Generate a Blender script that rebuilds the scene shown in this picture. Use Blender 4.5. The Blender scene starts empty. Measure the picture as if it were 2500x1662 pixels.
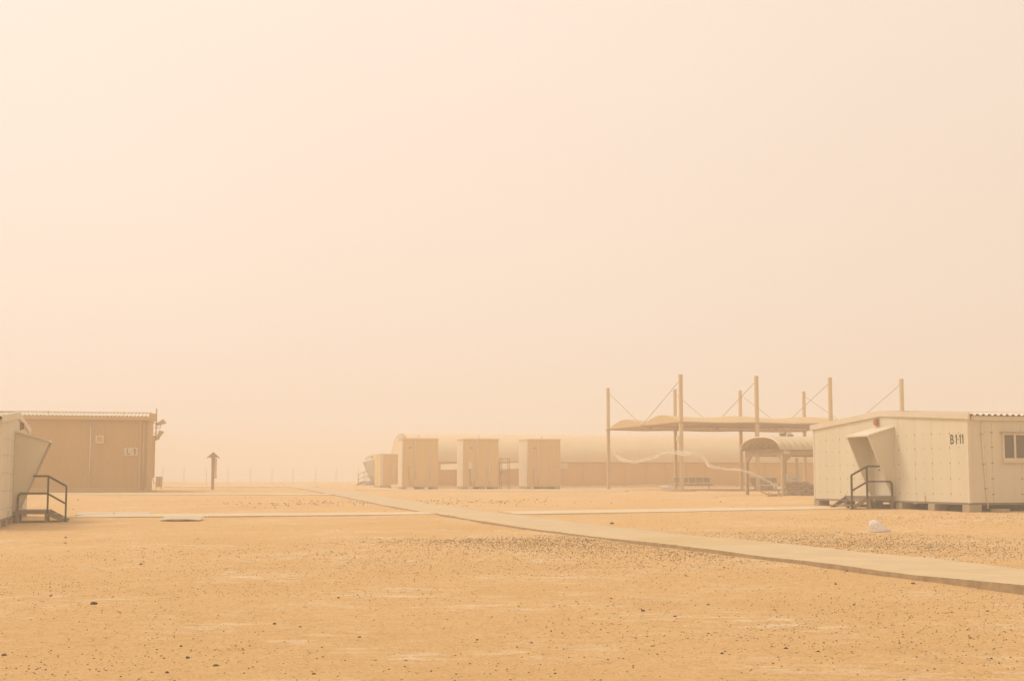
import bpy, bmesh, math, random
import numpy as np
from mathutils import Vector, noise as mnoise

random.seed(7); RNG = np.random.default_rng(11)
S = bpy.context.scene
COL = S.collection

# ---------------------------------------------------------------- camera
F = 3472.0; CX, CY = 1250.0, 831.0; HZ = 1169.0; EYE = 1.65      # photograph pixels, 2500 px wide
TILT = math.atan((HZ - CY) / F)
cam_d = bpy.data.cameras.new('camera'); cam = bpy.data.objects.new('camera', cam_d); COL.objects.link(cam)
cam_d.sensor_width = 36.0; cam_d.lens = 36.0 * F / 2500.0
cam_d.clip_start = 0.1; cam_d.clip_end = 3000.0
cam.location = (0, 0, EYE); cam.rotation_euler = (math.pi / 2 + TILT, 0, 0)
S.camera = cam

# ---------------------------------------------------------------- sky, sun, exposure
SUN_DIR = Vector((-0.80, 0.42, 0)).normalized(); SUN_EL = math.radians(50)
SUNV = Vector((SUN_DIR.x * math.cos(SUN_EL), SUN_DIR.y * math.cos(SUN_EL), math.sin(SUN_EL)))
W = bpy.data.worlds.new('World'); S.world = W; W.use_nodes = True
nt = W.node_tree; nt.nodes.clear()
o_ = nt.nodes.new('ShaderNodeOutputWorld'); bg = nt.nodes.new('ShaderNodeBackground')
sky = nt.nodes.new('ShaderNodeTexSky'); sky.sky_type = 'NISHITA'; sky.sun_disc = False
sky.sun_elevation = SUN_EL; sky.sun_rotation = math.atan2(SUN_DIR.x, SUN_DIR.y)
sky.dust_density = 10.0; sky.air_density = 1.0; sky.ozone_density = 1.0
tc = nt.nodes.new('ShaderNodeTexCoord')
dot = nt.nodes.new('ShaderNodeVectorMath'); dot.operation = 'DOT_PRODUCT'; dot.inputs[1].default_value = SUNV
nt.links.new(tc.outputs['Generated'], dot.inputs[0])
mr = nt.nodes.new('ShaderNodeMapRange'); mr.inputs['From Min'].default_value = -0.2; mr.inputs['From Max'].default_value = 1.0
nt.links.new(dot.outputs['Value'], mr.inputs['Value'])
dust = nt.nodes.new('ShaderNodeMixRGB')                           # airborne dust: brighter and paler around the sun
dust.inputs[1].default_value = (8.1, 6.6, 5.15, 1); dust.inputs[2].default_value = (12.3, 10.25, 8.9, 1)
nt.links.new(mr.outputs['Result'], dust.inputs[0])
nz = nt.nodes.new('ShaderNodeTexNoise'); nz.inputs['Scale'].default_value = 1.6; nz.inputs['Detail'].default_value = 3
nt.links.new(tc.outputs['Generated'], nz.inputs['Vector'])
cl = nt.nodes.new('ShaderNodeMixRGB'); cl.blend_type = 'MULTIPLY'; cl.inputs[0].default_value = 1.0
crr = nt.nodes.new('ShaderNodeValToRGB')
crr.color_ramp.elements[0].position = 0.3; crr.color_ramp.elements[0].color = (1.0, 0.955, 0.94, 1)
crr.color_ramp.elements[1].position = 0.7; crr.color_ramp.elements[1].color = (1.0, 1.0, 0.985, 1)
nt.links.new(nz.outputs['Fac'], crr.inputs['Fac'])
nt.links.new(dust.outputs[0], cl.inputs[1]); nt.links.new(crr.outputs['Color'], cl.inputs[2])
mx = nt.nodes.new('ShaderNodeMixRGB'); mx.inputs[0].default_value = 0.93
nt.links.new(sky.outputs['Color'], mx.inputs[1]); nt.links.new(cl.outputs[0], mx.inputs[2])
nt.links.new(mx.outputs[0], bg.inputs['Color']); bg.inputs['Strength'].default_value = 0.1
nt.links.new(bg.outputs[0], o_.inputs['Surface'])

sun_d = bpy.data.lights.new('sun', 'SUN'); sun_d.energy = 1.7; sun_d.angle = math.radians(14); sun_d.color = (1.0, 0.86, 0.66)
sun = bpy.data.objects.new('sun', sun_d); COL.objects.link(sun)
sun.rotation_euler = (-SUNV).to_track_quat('-Z', 'Y').to_euler()
sun.location = (-30, 20, 40)

S.view_settings.view_transform = 'Standard'; S.view_settings.look = 'None'
S.view_settings.exposure = 0.0; S.view_settings.gamma = 1.0; S.view_settings.use_curve_mapping = False
S.render.engine = 'CYCLES'
S.cycles.volume_bounces = 2; S.cycles.max_bounces = 8; S.cycles.transparent_max_bounces = 16
S.cycles.use_denoising = True

HAZE_DENSITY = 0.0045; HAZE_COLOR = (0.95, 0.925, 0.86)

# ---------------------------------------------------------------- terrain and pixel helpers
def lerp(v, K):
    if v <= K[0][0]: return K[0][1]
    for (a, b), (c, d) in zip(K, K[1:]):
        if v <= c: return b + (d - b) * (v - a) / (c - a)
    return K[-1][1]
KM = [(-1e4, 0), (0, 0), (15, .10), (30, .24), (45, .40), (60, .53), (80, .68), (100, .79), (130, .88), (165, .95), (200, 1.0), (1e4, 1.0)]
KT = [(0, 0), (15, .003), (30, .0075), (45, .009), (60, .006), (80, .002), (100, 0)]
def g(x, y): return lerp(y, KM) + lerp(y, KT) * max(-25, min(25, x))
def ray(px, py):
    r = (px - CX) / F; u = (CY - py) / F
    return Vector((r, math.cos(TILT) - u * math.sin(TILT), math.sin(TILT) + u * math.cos(TILT)))
def gnd(px, py, h=0.0):
    d = ray(px, py); f = lambda t: EYE + d.z * t - (g(d.x * t, d.y * t) + h)
    t = 1.0
    while t < 600 and f(t) > 0: t += .25
    lo, hi = t - .25, t
    for _ in range(30):
        m = (lo + hi) / 2
        if f(m) > 0: lo = m
        else: hi = m
    return Vector((d.x * hi, d.y * hi, EYE + d.z * hi))
def at(px, py, Y):
    d = ray(px, py); t = Y / d.y
    return Vector((d.x * t, Y, EYE + d.z * t))

YAW = math.radians(15)                                            # the camp's grid is turned against the view
A = Vector((-math.sin(YAW), math.cos(YAW), 0)); B = Vector((math.cos(YAW), math.sin(YAW), 0)); UP = Vector((0, 0, 1))

# ---------------------------------------------------------------- materials
MATS = {}
def mat(name, col, rough=.85, var=.12, scale=3.0, streak=False, bump=.0, bscale=40., metal=0., dusty=.0):
    if name in MATS: return MATS[name]
    m = bpy.data.materials.new(name); m.use_nodes = True; n = m.node_tree.nodes; L = m.node_tree.links
    b = n['Principled BSDF']; b.inputs['Roughness'].default_value = rough; b.inputs['Metallic'].default_value = metal
    b.inputs['Specular IOR Level'].default_value = .25
    t = n.new('ShaderNodeTexCoord'); mp = n.new('ShaderNodeMapping')
    if streak: mp.inputs['Scale'].default_value = (1, 1, .12)
    L.new(t.outputs['Object'], mp.inputs['Vector'])
    z = n.new('ShaderNodeTexNoise'); z.inputs['Scale'].default_value = scale; z.inputs['Detail'].default_value = 6; z.inputs['Roughness'].default_value = .6
    L.new(mp.outputs[0], z.inputs['Vector'])
    r = n.new('ShaderNodeValToRGB'); r.color_ramp.elements[0].position = .3; r.color_ramp.elements[1].position = .72
    c0 = tuple(c * (1 - var) for c in col); c1 = tuple(min(1, c * (1 + var * .6)) for c in col)
    r.color_ramp.elements[0].color = (*c0, 1); r.color_ramp.elements[1].color = (*c1, 1)
    L.new(z.outputs['Fac'], r.inputs['Fac']); out = r.outputs['Color']
    if dusty > 0:                                                 # settled dust lies on faces that look up
        ge = n.new('ShaderNodeNewGeometry'); sx = n.new('ShaderNodeSeparateXYZ'); L.new(ge.outputs['Normal'], sx.inputs[0])
        mm = n.new('ShaderNodeMath'); mm.operation = 'MULTIPLY'; mm.use_clamp = True; mm.inputs[1].default_value = dusty
        L.new(sx.outputs['Z'], mm.inputs[0])
        dm = n.new('ShaderNodeMixRGB'); dm.inputs[2].default_value = (.52, .38, .22, 1)
        L.new(mm.outputs[0], dm.inputs[0]); L.new(out, dm.inputs[1]); out = dm.outputs[0]
    L.new(out, b.inputs['Base Color'])
    if bump > 0:
        z2 = n.new('ShaderNodeTexNoise'); z2.inputs['Scale'].default_value = bscale; z2.inputs['Detail'].default_value = 5
        L.new(t.outputs['Object'], z2.inputs['Vector'])
        bp = n.new('ShaderNodeBump'); bp.inputs['Strength'].default_value = bump; bp.inputs['Distance'].default_value = .02
        L.new(z2.outputs['Fac'], bp.inputs['Height']); L.new(bp.outputs[0], b.inputs['Normal'])
    MATS[name] = m; return m

def sand_material():
    m = bpy.data.materials.new('sand'); m.use_nodes = True; n = m.node_tree.nodes; L = m.node_tree.links
    b = n['Principled BSDF']; b.inputs['Roughness'].default_value = .95; b.inputs['Specular IOR Level'].default_value = .1
    t = n.new('ShaderNodeTexCoord')
    def tex(scale, detail=5, sc=(1, 1, 1), rough=.55):
        mp = n.new('ShaderNodeMapping'); mp.inputs['Scale'].default_value = sc; L.new(t.outputs['Object'], mp.inputs['Vector'])
        z = n.new('ShaderNodeTexNoise'); z.inputs['Scale'].default_value = scale; z.inputs['Detail'].default_value = detail
        z.inputs['Roughness'].default_value = rough; L.new(mp.outputs[0], z.inputs['Vector']); return z.outputs['Fac']
    def ramp(f, p0, p1, c0=(0, 0, 0, 1), c1=(1, 1, 1, 1)):
        r = n.new('ShaderNodeValToRGB'); r.color_ramp.elements[0].position = p0; r.color_ramp.elements[1].position = p1
        r.color_ramp.elements[0].color = c0; r.color_ramp.elements[1].color = c1; L.new(f, r.inputs['Fac']); return r.outputs['Color']
    def mix(f, a, c, k=1.0):
        x = n.new('ShaderNodeMixRGB')
        if k != 1.0:
            mm = n.new('ShaderNodeMath'); mm.operation = 'MULTIPLY'; mm.inputs[1].default_value = k; L.new(f, mm.inputs[0]); f = mm.outputs[0]
        L.new(f, x.inputs[0])
        for i, v in ((1, a), (2, c)):
            if isinstance(v, tuple): x.inputs[i].default_value = (*v, 1)
            else: L.new(v, x.inputs[i])
        return x.outputs[0]
    def mul(a, c):
        mm = n.new('ShaderNodeMath'); mm.operation = 'MULTIPLY'; L.new(a, mm.inputs[0]); L.new(c, mm.inputs[1]); return mm.outputs[0]
    base = mix(ramp(tex(.22, 4), .3, .7), (.655, .425, .185), (.72, .485, .23))
    base = mix(ramp(tex(2.6, 6), .35, .72), base, (.76, .52, .26), .55)
    crust = mul(ramp(tex(.36, 3), .47, .62), ramp(tex(3.2, 6, (.55, 1.5, 1), .70), .50, .58))      # pale wind-scoured crust
    base = mix(crust, base, (.82, .68, .46), .8)
    rust = ramp(tex(.16, 3), .52, .75); base = mix(rust, base, (.60, .38, .165), .5)
    fine = tex(38, 4, rough=.75); base = mix(ramp(fine, .55, .68), base, (.34, .215, .105), .75)
    base = mix(ramp(tex(15, 5, rough=.8), .54, .64), base, (.40, .26, .125), .75)
    base = mix(ramp(tex(7, 6, rough=.8), .56, .68), base, (.46, .30, .145), .5)
    base = mix(ramp(tex(11, 5, rough=.8), .56, .66), base, (.74, .57, .36), .55)
    fine2 = tex(160, 2, rough=.7); base = mix(ramp(fine2, .55, .75), base, (.29, .18, .085), .6)
    base = mix(ramp(tex(85, 2, rough=.7), .60, .72), base, (.68, .52, .32), .5)
    L.new(base, b.inputs['Base Color'])
    b1 = n.new('ShaderNodeBump'); b1.inputs['Strength'].default_value = .7; b1.inputs['Distance'].default_value = .035
    add = n.new('ShaderNodeMath'); add.operation = 'ADD'; L.new(tex(14, 7, rough=.75), add.inputs[0]); L.new(fine, add.inputs[1])
    L.new(add.outputs[0], b1.inputs['Height'])
    b2 = n.new('ShaderNodeBump'); b2.inputs['Strength'].default_value = .5; b2.inputs['Distance'].default_value = .12
    L.new(tex(2.2, 5), b2.inputs['Height']); L.new(b1.outputs[0], b2.inputs['Normal']); L.new(b2.outputs[0], b.inputs['Normal'])
    return m

def plastic_material(name, opacity):
    m = bpy.data.materials.new(name); m.use_nodes = True; n = m.node_tree.nodes; L = m.node_tree.links
    b = n['Principled BSDF']; b.inputs['Base Color'].default_value = (.88, .86, .83, 1); b.inputs['Roughness'].default_value = .35
    tr = n.new('ShaderNodeBsdfTranslucent'); tr.inputs['Color'].default_value = (.9, .87, .82, 1)
    m1 = n.new('ShaderNodeMixShader'); m1.inputs[0].default_value = .4; L.new(b.outputs[0], m1.inputs[1]); L.new(tr.outputs[0], m1.inputs[2])
    tp = n.new('ShaderNodeBsdfTransparent'); m2 = n.new('ShaderNodeMixShader')
    t = n.new('ShaderNodeTexCoord'); z = n.new('ShaderNodeTexNoise'); z.inputs['Scale'].default_value = 5; L.new(t.outputs['Object'], z.inputs['Vector'])
    mrn = n.new('ShaderNodeMapRange'); mrn.inputs['To Min'].default_value = max(0, opacity - .25); mrn.inputs['To Max'].default_value = min(1, opacity + .25)
    L.new(z.outputs['Fac'], mrn.inputs['Value']); L.new(mrn.outputs['Result'], m2.inputs[0])
    L.new(tp.outputs[0], m2.inputs[1]); L.new(m1.outputs[0], m2.inputs[2]); L.new(m2.outputs[0], n['Material Output'].inputs['Surface'])
    return m

M_SAND = sand_material()
M_WALK = mat('walk_concrete', (.58, .46, .285), .9, .10, 1.3, bump=.35, bscale=30)
M_WALKP = mat('dusted_concrete', (.64, .545, .385), .9, .08, 1.3)
M_WALKY = mat('walk_concrete_sandy', (.56, .435, .24), .9, .10, 1.3, bump=.35, bscale=30)
M_CREAM = mat('cream_panel', (.66, .61, .475), .6, .08, 1.1, streak=True)
M_TRIM = mat('cream_trim', (.68, .615, .49), .55, .06, 1.5)
M_GROOF = mat('pale_roof_sheet', (.72, .66, .56), .5, .12, 2, dusty=.2)
M_TAN = mat('tan_wall_sheet', (.49, .30, .085), .7, .07, .9, streak=True)
M_TANT = mat('tan_trim', (.54, .345, .125), .6, .08, 1.2)
M_AC = mat('sand_painted_steel', (.70, .49, .20), .6, .08, .9, streak=True)
M_COND = mat('pale_pipe', (.74, .66, .52), .5, .08, 3)
M_STEEL = mat('brown_steel', (.075, .056, .036), .55, .18, 5, dusty=.2)
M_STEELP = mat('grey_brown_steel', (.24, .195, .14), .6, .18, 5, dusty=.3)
M_BLOCK = mat('block_concrete', (.40, .335, .235), .92, .14, 5, bump=.4, bscale=25)
M_FAB = mat('dome_fabric_hazed', (.72, .58, .38), .8, .06, .6)  # fabric colour paled so the distant vault fades into the haze
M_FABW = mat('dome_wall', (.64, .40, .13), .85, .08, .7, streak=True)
M_CAN = mat('canopy_fabric', (.60, .44, .23), .8, .06, .8)
M_MAST = mat('mast_paint', (.60, .45, .24), .6, .08, 1.5, streak=True)
M_SHR = mat('shelter_roof_sheet', (.58, .48, .31), .6, .08, 2)
M_SHP = mat('shelter_frame', (.40, .305, .185), .6, .1, 2)
M_WOOD = mat('weathered_wood', (.38, .26, .14), .85, .25, 4, streak=True)
M_BOARD = mat('pale_board', (.58, .50, .39), .7, .10, 2, dusty=.25)
M_BAG = mat('sandbag_cloth', (.50, .38, .24), .95, .15, 7, bump=.5, bscale=60)
M_DARK = mat('dark_lettering', (.055, .042, .03), .7, .1, 9)
M_FADED = mat('faded_lettering', (.17, .115, .065), .7, .1, 9)
M_RED = mat('red_lamp_lens', (.40, .13, .06), .4, .1, 9)
M_FILM = plastic_material('thin_plastic_film', .42)
M_PBAG = plastic_material('white_plastic', .93)
M_BOLT = mat('bolt_cap', (.24, .18, .11), .6, .1, 5)
M_WHITE = mat('white_painted_ply', (.82, .78, .70), .6, .08, 3)
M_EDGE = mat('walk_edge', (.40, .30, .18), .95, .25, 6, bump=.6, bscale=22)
M_PLATE = mat('sign_plate_paint', (.64, .52, .34), .6, .05, 3)
M_STONE = [mat('stone_dark', (.11, .08, .052), .9, .3, 12), mat('stone_brown', (.20, .13, .07), .9, .3, 12),
           mat('stone_pale', (.46, .36, .235), .9, .2, 12)]
def glass_mat():
    m = bpy.data.materials.new('dusty_glass'); m.use_nodes = True; b = m.node_tree.nodes['Principled BSDF']
    n = m.node_tree.nodes; L = m.node_tree.links
    t = n.new('ShaderNodeTexCoord'); z = n.new('ShaderNodeTexNoise'); z.inputs['Scale'].default_value = 4; L.new(t.outputs['Object'], z.inputs['Vector'])
    r = n.new('ShaderNodeValToRGB'); r.color_ramp.elements[0].color = (.09, .07, .05, 1); r.color_ramp.elements[1].color = (.15, .12, .085, 1)
    L.new(z.outputs['Fac'], r.inputs['Fac']); L.new(r.outputs['Color'], b.inputs['Base Color'])
    b.inputs['Roughness'].default_value = .16; return m
M_GLASS = glass_mat()

# ---------------------------------------------------------------- mesh helpers
class MB:
    def __init__(s): s.v = []; s.f = []
    def add(s, vs, fs):
        o = len(s.v); s.v += [Vector(v) for v in vs]; s.f += [tuple(i + o for i in f) for f in fs]; return s
    def box(s, fr, a0, a1, b0, b1, c0, c1):
        vs = [fr(a, b, c) for c in (c0, c1) for a, b in ((a0, b0), (a1, b0), (a1, b1), (a0, b1))]
        return s.add(vs, [(0, 3, 2, 1), (4, 5, 6, 7), (0, 1, 5, 4), (1, 2, 6, 5), (2, 3, 7, 6), (3, 0, 4, 7)])
    def bar(s, p, q, w, h=None, up=UP):                           # rectangular bar between two points
        p, q = Vector(p), Vector(q); d = (q - p).normalized(); h = h or w
        if abs(d.dot(up)) > .99: up = A
        x = d.cross(up).normalized(); y = x.cross(d)
        vs = [c + x * sx * w / 2 + y * sy * h / 2 for c in (p, q) for sx, sy in ((-1, -1), (1, -1), (1, 1), (-1, 1))]
        return s.add(vs, [(0, 3, 2, 1), (4, 5, 6, 7), (0, 1, 5, 4), (1, 2, 6, 5), (2, 3, 7, 6), (3, 0, 4, 7)])
    def tube(s, pts, r, n=8, r1=None):
        pts = [Vector(p) for p in pts]; o = len(s.v); m = len(pts)
        for i, p in enumerate(pts):
            d = (pts[min(i + 1, m - 1)] - pts[max(i - 1, 0)]).normalized(); up = UP if abs(d.z) < .95 else A
            x = d.cross(up).normalized(); y = x.cross(d); rr = r if r1 is None else r + (r1 - r) * i / (m - 1)
            s.v += [p + x * rr * math.cos(2 * math.pi * k / n) + y * rr * math.sin(2 * math.pi * k / n) for k in range(n)]
        for i in range(m - 1):
            for k in range(n):
                s.f.append((o + i * n + k, o + i * n + (k + 1) % n, o + (i + 1) * n + (k + 1) % n, o + (i + 1) * n + k))
        s.f.append(tuple(o + k for k in range(n))[::-1]); s.f.append(tuple(o + (m - 1) * n + k for k in range(n)))
        return s
    def prism(s, poly, off):                                      # planar polygon (points) extruded by a vector
        n = len(poly); off = Vector(off)
        vs = [Vector(p) for p in poly] + [Vector(p) + off for p in poly]
        return s.add(vs, [tuple(range(n))[::-1], tuple(range(n, 2 * n))] + [(i, (i + 1) % n, n + (i + 1) % n, n + i) for i in range(n)])
    def sheet(s, rows, thick=None):                               # grid of points; thick = offset vector for a solid sheet
        nr, nc = len(rows), len(rows[0]); o = len(s.v)
        s.v += [Vector(p) for r in rows for p in r]
        idx = lambda i, j: o + i * nc + j
        s.f += [(idx(i, j), idx(i, j + 1), idx(i + 1, j + 1), idx(i + 1, j)) for i in range(nr - 1) for j in range(nc - 1)]
        if thick is not None:
            o2 = len(s.v); thick = Vector(thick); s.v += [Vector(p) + thick for r in rows for p in r]
            jd = lambda i, j: o2 + i * nc + j
            s.f += [(jd(i, j), jd(i + 1, j), jd(i + 1, j + 1), jd(i, j + 1)) for i in range(nr - 1) for j in range(nc - 1)]
            for i in range(nr - 1):
                s.f += [(idx(i, 0), idx(i + 1, 0), jd(i + 1, 0), jd(i, 0)), (idx(i + 1, nc - 1), idx(i, nc - 1), jd(i, nc - 1), jd(i + 1, nc - 1))]
            for j in range(nc - 1):
                s.f += [(idx(0, j + 1), idx(0, j), jd(0, j), jd(0, j + 1)), (idx(nr - 1, j), idx(nr - 1, j + 1), jd(nr - 1, j + 1), jd(nr - 1, j))]
        return s
    def build(s, name, material, parent=None, smooth=False, origin=None):
        L = parent_world(parent) if parent else Vector(origin or (0, 0, 0))
        me = bpy.data.meshes.new(name); me.from_pydata([tuple(v - L) for v in s.v], [], s.f)
        bm = bmesh.new(); bm.from_mesh(me); bmesh.ops.recalc_face_normals(bm, faces=bm.faces); bm.to_mesh(me); bm.free()
        if smooth:
            me.polygons.foreach_set('use_smooth', [True] * len(me.polygons))
        me.materials.append(material); ob = bpy.data.objects.new(name, me); COL.objects.link(ob)
        if parent: ob.parent = parent
        else: ob.location = L
        return ob

def parent_world(o):
    L = Vector((0, 0, 0))
    while o is not None: L = L + o.location; o = o.parent
    return L
def thing(name, loc, label, cat, group=None):
    o = bpy.data.objects.new(name, None); COL.objects.link(o); o.location = loc; o.empty_display_size = .2
    tag(o, label, cat, group); return o
def tag(o, label=None, cat=None, group=None, kind=None):
    if label: o['label'] = label
    if cat: o['category'] = cat
    if group: o['group'] = group
    if kind: o['kind'] = kind
    return o
def frame(o, ex, ey):
    o = Vector(o); return lambda a, b, c: o + ex * a + ey * b + UP * c
WF = frame((0, 0, 0), Vector((1, 0, 0)), Vector((0, 1, 0)))

def glyph(ch, o, ex, ez, w, h, material, parent, name):
    """one flat painted character, fitted to w x h in the plane (ex, ez), lower left at o"""
    L = parent_world(parent)
    if ch == '·':
        me = bpy.data.meshes.new(name)
        me.from_pydata([tuple(Vector(o) + ex * (w * .5 + w * .5 * math.cos(k * math.pi / 4)) + ez * (h * .5 + w * .5 * math.sin(k * math.pi / 4)) - L) for k in range(8)], [], [tuple(range(8))])
    elif ch == '1':
        me = bpy.data.meshes.new(name)
        me.from_pydata([tuple(Vector(o) + ex * (w * x) + ez * (h * y) - L) for x, y in ((.45, 0), (1, 0), (1, 1), (.55, 1), (0, .80), (0, .66), (.45, .80))], [], [tuple(range(7))])
    else:
        cu = bpy.data.curves.new('t', 'FONT'); cu.body = ch; cu.size = 1; cu.resolution_u = 3; cu.offset = .016
        ob = bpy.data.objects.new('t', cu); COL.objects.link(ob)
        dg = bpy.context.evaluated_depsgraph_get(); me = bpy.data.meshes.new_from_object(ob.evaluated_get(dg))
        bpy.data.objects.remove(ob); co = [v.co.copy() for v in me.vertices]
        x0 = min(c.x for c in co); x1 = max(c.x for c in co); y0 = min(c.y for c in co); y1 = max(c.y for c in co)
        for v, c in zip(me.vertices, co):
            v.co = Vector(o) + ex * ((c.x - x0) / (x1 - x0) * w) + ez * ((c.y - y0) / (y1 - y0) * h) - L
    me.materials.clear(); me.materials.append(material); me.name = name
    ob = bpy.data.objects.new(name, me); COL.objects.link(ob); ob.parent = parent; return ob
def lettering(glyphs, o, ex, ez, height, width, material, parent, name):
    for ch, u0, u1 in glyphs: glyph(ch, Vector(o) + ex * (u0 * width), ex, ez, (u1 - u0) * width, height, material, parent, name)

# ================================================================ GROUND
def graded(lo, hi, fine_lo, fine_hi, step, growth=1.12, far=30):
    c = list(np.arange(fine_lo, fine_hi + step / 2, step)); s = step; v = fine_hi
    while v < hi: s = min(s * growth, far); v = min(v + s, hi); c.append(v)
    s = step; v = fine_lo; left = []
    while v > lo: s = min(s * growth, far); v = max(v - s, lo); left.append(v)
    return left[::-1] + c
xs = graded(-460, 460, -17, 17, .14); ys = graded(-60, 460, 9.5, 60, .14, 1.05)
def bumps(x, y):
    w = max(0.0, min(1.0, (75 - y) / 30)) if y > 45 else 1.0
    v = Vector((x, y, 0))
    return (mnoise.noise(v * .35) * .028 + mnoise.noise(v * 1.3 + Vector((9, 3, 1))) * .010 + mnoise.noise(v * 4.1) * .0045) * (.25 + .75 * w)
gv = np.zeros((len(ys), len(xs), 3), dtype=np.float32)
for i, y in enumerate(ys):
    for j, x in enumerate(xs):
        gv[i, j] = (x, y, g(x, y) + (bumps(x, y) if (abs(x) < 40 and 0 < y < 140) else 0))
nx, ny = len(xs), len(ys)
ii, jj = np.meshgrid(np.arange(ny - 1), np.arange(nx - 1), indexing='ij'); q = ii * nx + jj
quads = np.stack([q, q + 1, q + nx + 1, q + nx], -1).reshape(-1, 4)
def np_mesh(name, verts, faces, material, smooth=True):
    me = bpy.data.meshes.new(name); k = faces.shape[1]
    me.vertices.add(len(verts)); me.vertices.foreach_set('co', verts.astype(np.float32).ravel())
    me.loops.add(faces.size); me.loops.foreach_set('vertex_index', faces.astype(np.int32).ravel())
    me.polygons.add(len(faces)); me.polygons.foreach_set('loop_start', np.arange(0, faces.size, k, dtype=np.int32))
    me.polygons.foreach_set('loop_total', np.full(len(faces), k, dtype=np.int32))
    if smooth: me.polygons.foreach_set('use_smooth', np.ones(len(faces), dtype=bool))
    me.update(calc_edges=True); me.materials.append(material)
    ob = bpy.data.objects.new(name, me); COL.objects.link(ob); return ob
ground = np_mesh('ground', gv.reshape(-1, 3), quads, M_SAND); tag(ground, kind='structure')

# ================================================================ WALKWAYS
def smooth_path(P, step):
    P = [Vector((*p, 0)) for p in P]; P = [2 * P[0] - P[1]] + P + [2 * P[-1] - P[-2]]; out = []
    for i in range(1, len(P) - 2):
        n = max(2, int((P[i + 1] - P[i]).length / step))
        for k in range(n):
            t = k / n; a, b, c, d = P[i - 1], P[i], P[i + 1], P[i + 2]
            out.append(.5 * (2 * b + (c - a) * t + (2 * a - 5 * b + 4 * c - d) * t * t + (3 * b - a - 3 * c + d) * t ** 3))
    out.append(P[-2]); return out
WALK_BLOCK = []                                                   # sampled centre points, so that stones keep off the slabs
def walkway(near, width, rise_, slab_len, joints, label, step=.12, rough=.055, sandy=None, top=None):
    pts = smooth_path(near, step); n = len(pts)
    nor = []
    for i in range(n):
        d = (pts[min(i + 3, n - 1)] - pts[max(i - 3, 0)]).normalized(); nor.append(Vector((d.y, -d.x, 0)))
    rows = []; rise = .10
    for i, p in enumerate(pts):
        rr_ = rise_(p.y) * (1 + .35 * mnoise.noise(Vector((p.x * .35, p.y * .35, 44))))
        j0 = mnoise.noise(Vector((p.x * .9, p.y * .9, 3))) * rough + mnoise.noise(Vector((p.x * 3.0, p.y * 3.0, 8))) * rough * .45
        chip = mnoise.noise(Vector((p.x * 1.7, p.y * 1.7, 31)))
        if chip > .38: j0 += (chip - .38) * math.copysign(.35, width)      # broken-out bits of the edge
        j1 = mnoise.noise(Vector((p.x * 2.3, p.y * 2.3, 13))) * rough
        a = p + nor[i] * j0; b = p + nor[i] * (width + j1)
        h = lambda v: Vector((v.x, v.y, g(v.x, v.y) + max(rr_, bumps(v.x, v.y) + rr_ * .5)))
        bite = abs(mnoise.noise(Vector((p.x * 4.3, p.y * 4.3, 21))))
        rows.append([h(a), h(a + (b - a) * (.02 + .03 * bite)) + UP * .012, h(a + (b - a) * .5) + UP * .022, h(b) + UP * .01])
        WALK_BLOCK.append(((a + b) / 2, abs(width) / 2 + .12))
    bed = MB()
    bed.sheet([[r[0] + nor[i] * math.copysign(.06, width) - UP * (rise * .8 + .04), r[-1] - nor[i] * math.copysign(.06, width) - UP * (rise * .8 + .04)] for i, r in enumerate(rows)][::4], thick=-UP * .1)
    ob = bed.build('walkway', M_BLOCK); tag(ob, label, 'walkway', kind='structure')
    acc = 0.0; start = 0; k = 0
    for i in range(1, n):
        acc += (pts[i] - pts[i - 1]).length
        hit = any((pts[i] - J).length < step * .75 for J in joints)
        if acc >= slab_len or i == n - 1 or (hit and acc > 1.5):
            seg = rows[start:i + 1]
            if len(seg) > 1:
                gap = .03 if hit else .006
                seg = [list(r) for r in seg]
                d = (pts[i] - pts[i - 1]).normalized()
                seg[-1] = [v - d * gap for v in seg[-1]]
                sd = sandy and any((pts[start] - q).length < 2.6 for q in sandy)
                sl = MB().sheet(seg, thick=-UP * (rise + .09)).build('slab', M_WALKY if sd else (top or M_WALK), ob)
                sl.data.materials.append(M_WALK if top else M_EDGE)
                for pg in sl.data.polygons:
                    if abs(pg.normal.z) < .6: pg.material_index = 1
            start = i; acc = 0.0; k += 1
    return ob
J1 = gnd(1552, 1312, .1); J1.z = 0; J2 = gnd(945, 1231, .1); J2.z = 0
walkway([(11.6, 4.0), (10.1, 8.0), (6.63, 18.64), (3.87, 27.15), (1.75, 33.3), (0.10, 38.5), (-2.0, 46.9), (-4.95, 58.7), (-7.3, 69.4), (-9.5, 79.6), (-13.0, 95.6), (-19.0, 125.0), (-24, 150)],
        2.15, lambda y: lerp(y, [(8, .11), (20, .09), (35, .058), (60, .045)]), 3.6, [J1, J2], 'long pale concrete walkway cutting diagonally across the sand', sandy=[J1 - Vector((-.9, 2.6, 0))])
def px_path(pts, h): return [gnd(x, y, h).xy for x, y in pts]
def cross_walk(pts, width, rise, label, rough=.03):
    walkway(px_path(pts, rise), width, lambda y: rise, 4.0, [], label, step=.3, rough=rough, top=M_WALKP)
cross_walk([(1085, 1254), (750, 1257.5), (360, 1260.5), (160, 1262)][::-1], -2.4, .028, 'concrete side path to the steps of the barrack opposite the numbered one')
cross_walk([(1262, 1254.5), (1600, 1249), (1900, 1243.5), (2074, 1240.5)], -3.0, .028, 'concrete side path to the steps of the cream numbered barrack')
cross_walk([(-160, 1206.5), (150, 1206), (500, 1206.5), (826, 1207)], -3.4, .035, 'concrete side path in front of the tall tan building')
cross_walk([(866, 1195.2), (1100, 1197), (1300, 1198), (1525, 1198.5)], -4.2, .035, 'concrete side path in front of the tall air conditioning cabinets')
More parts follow.
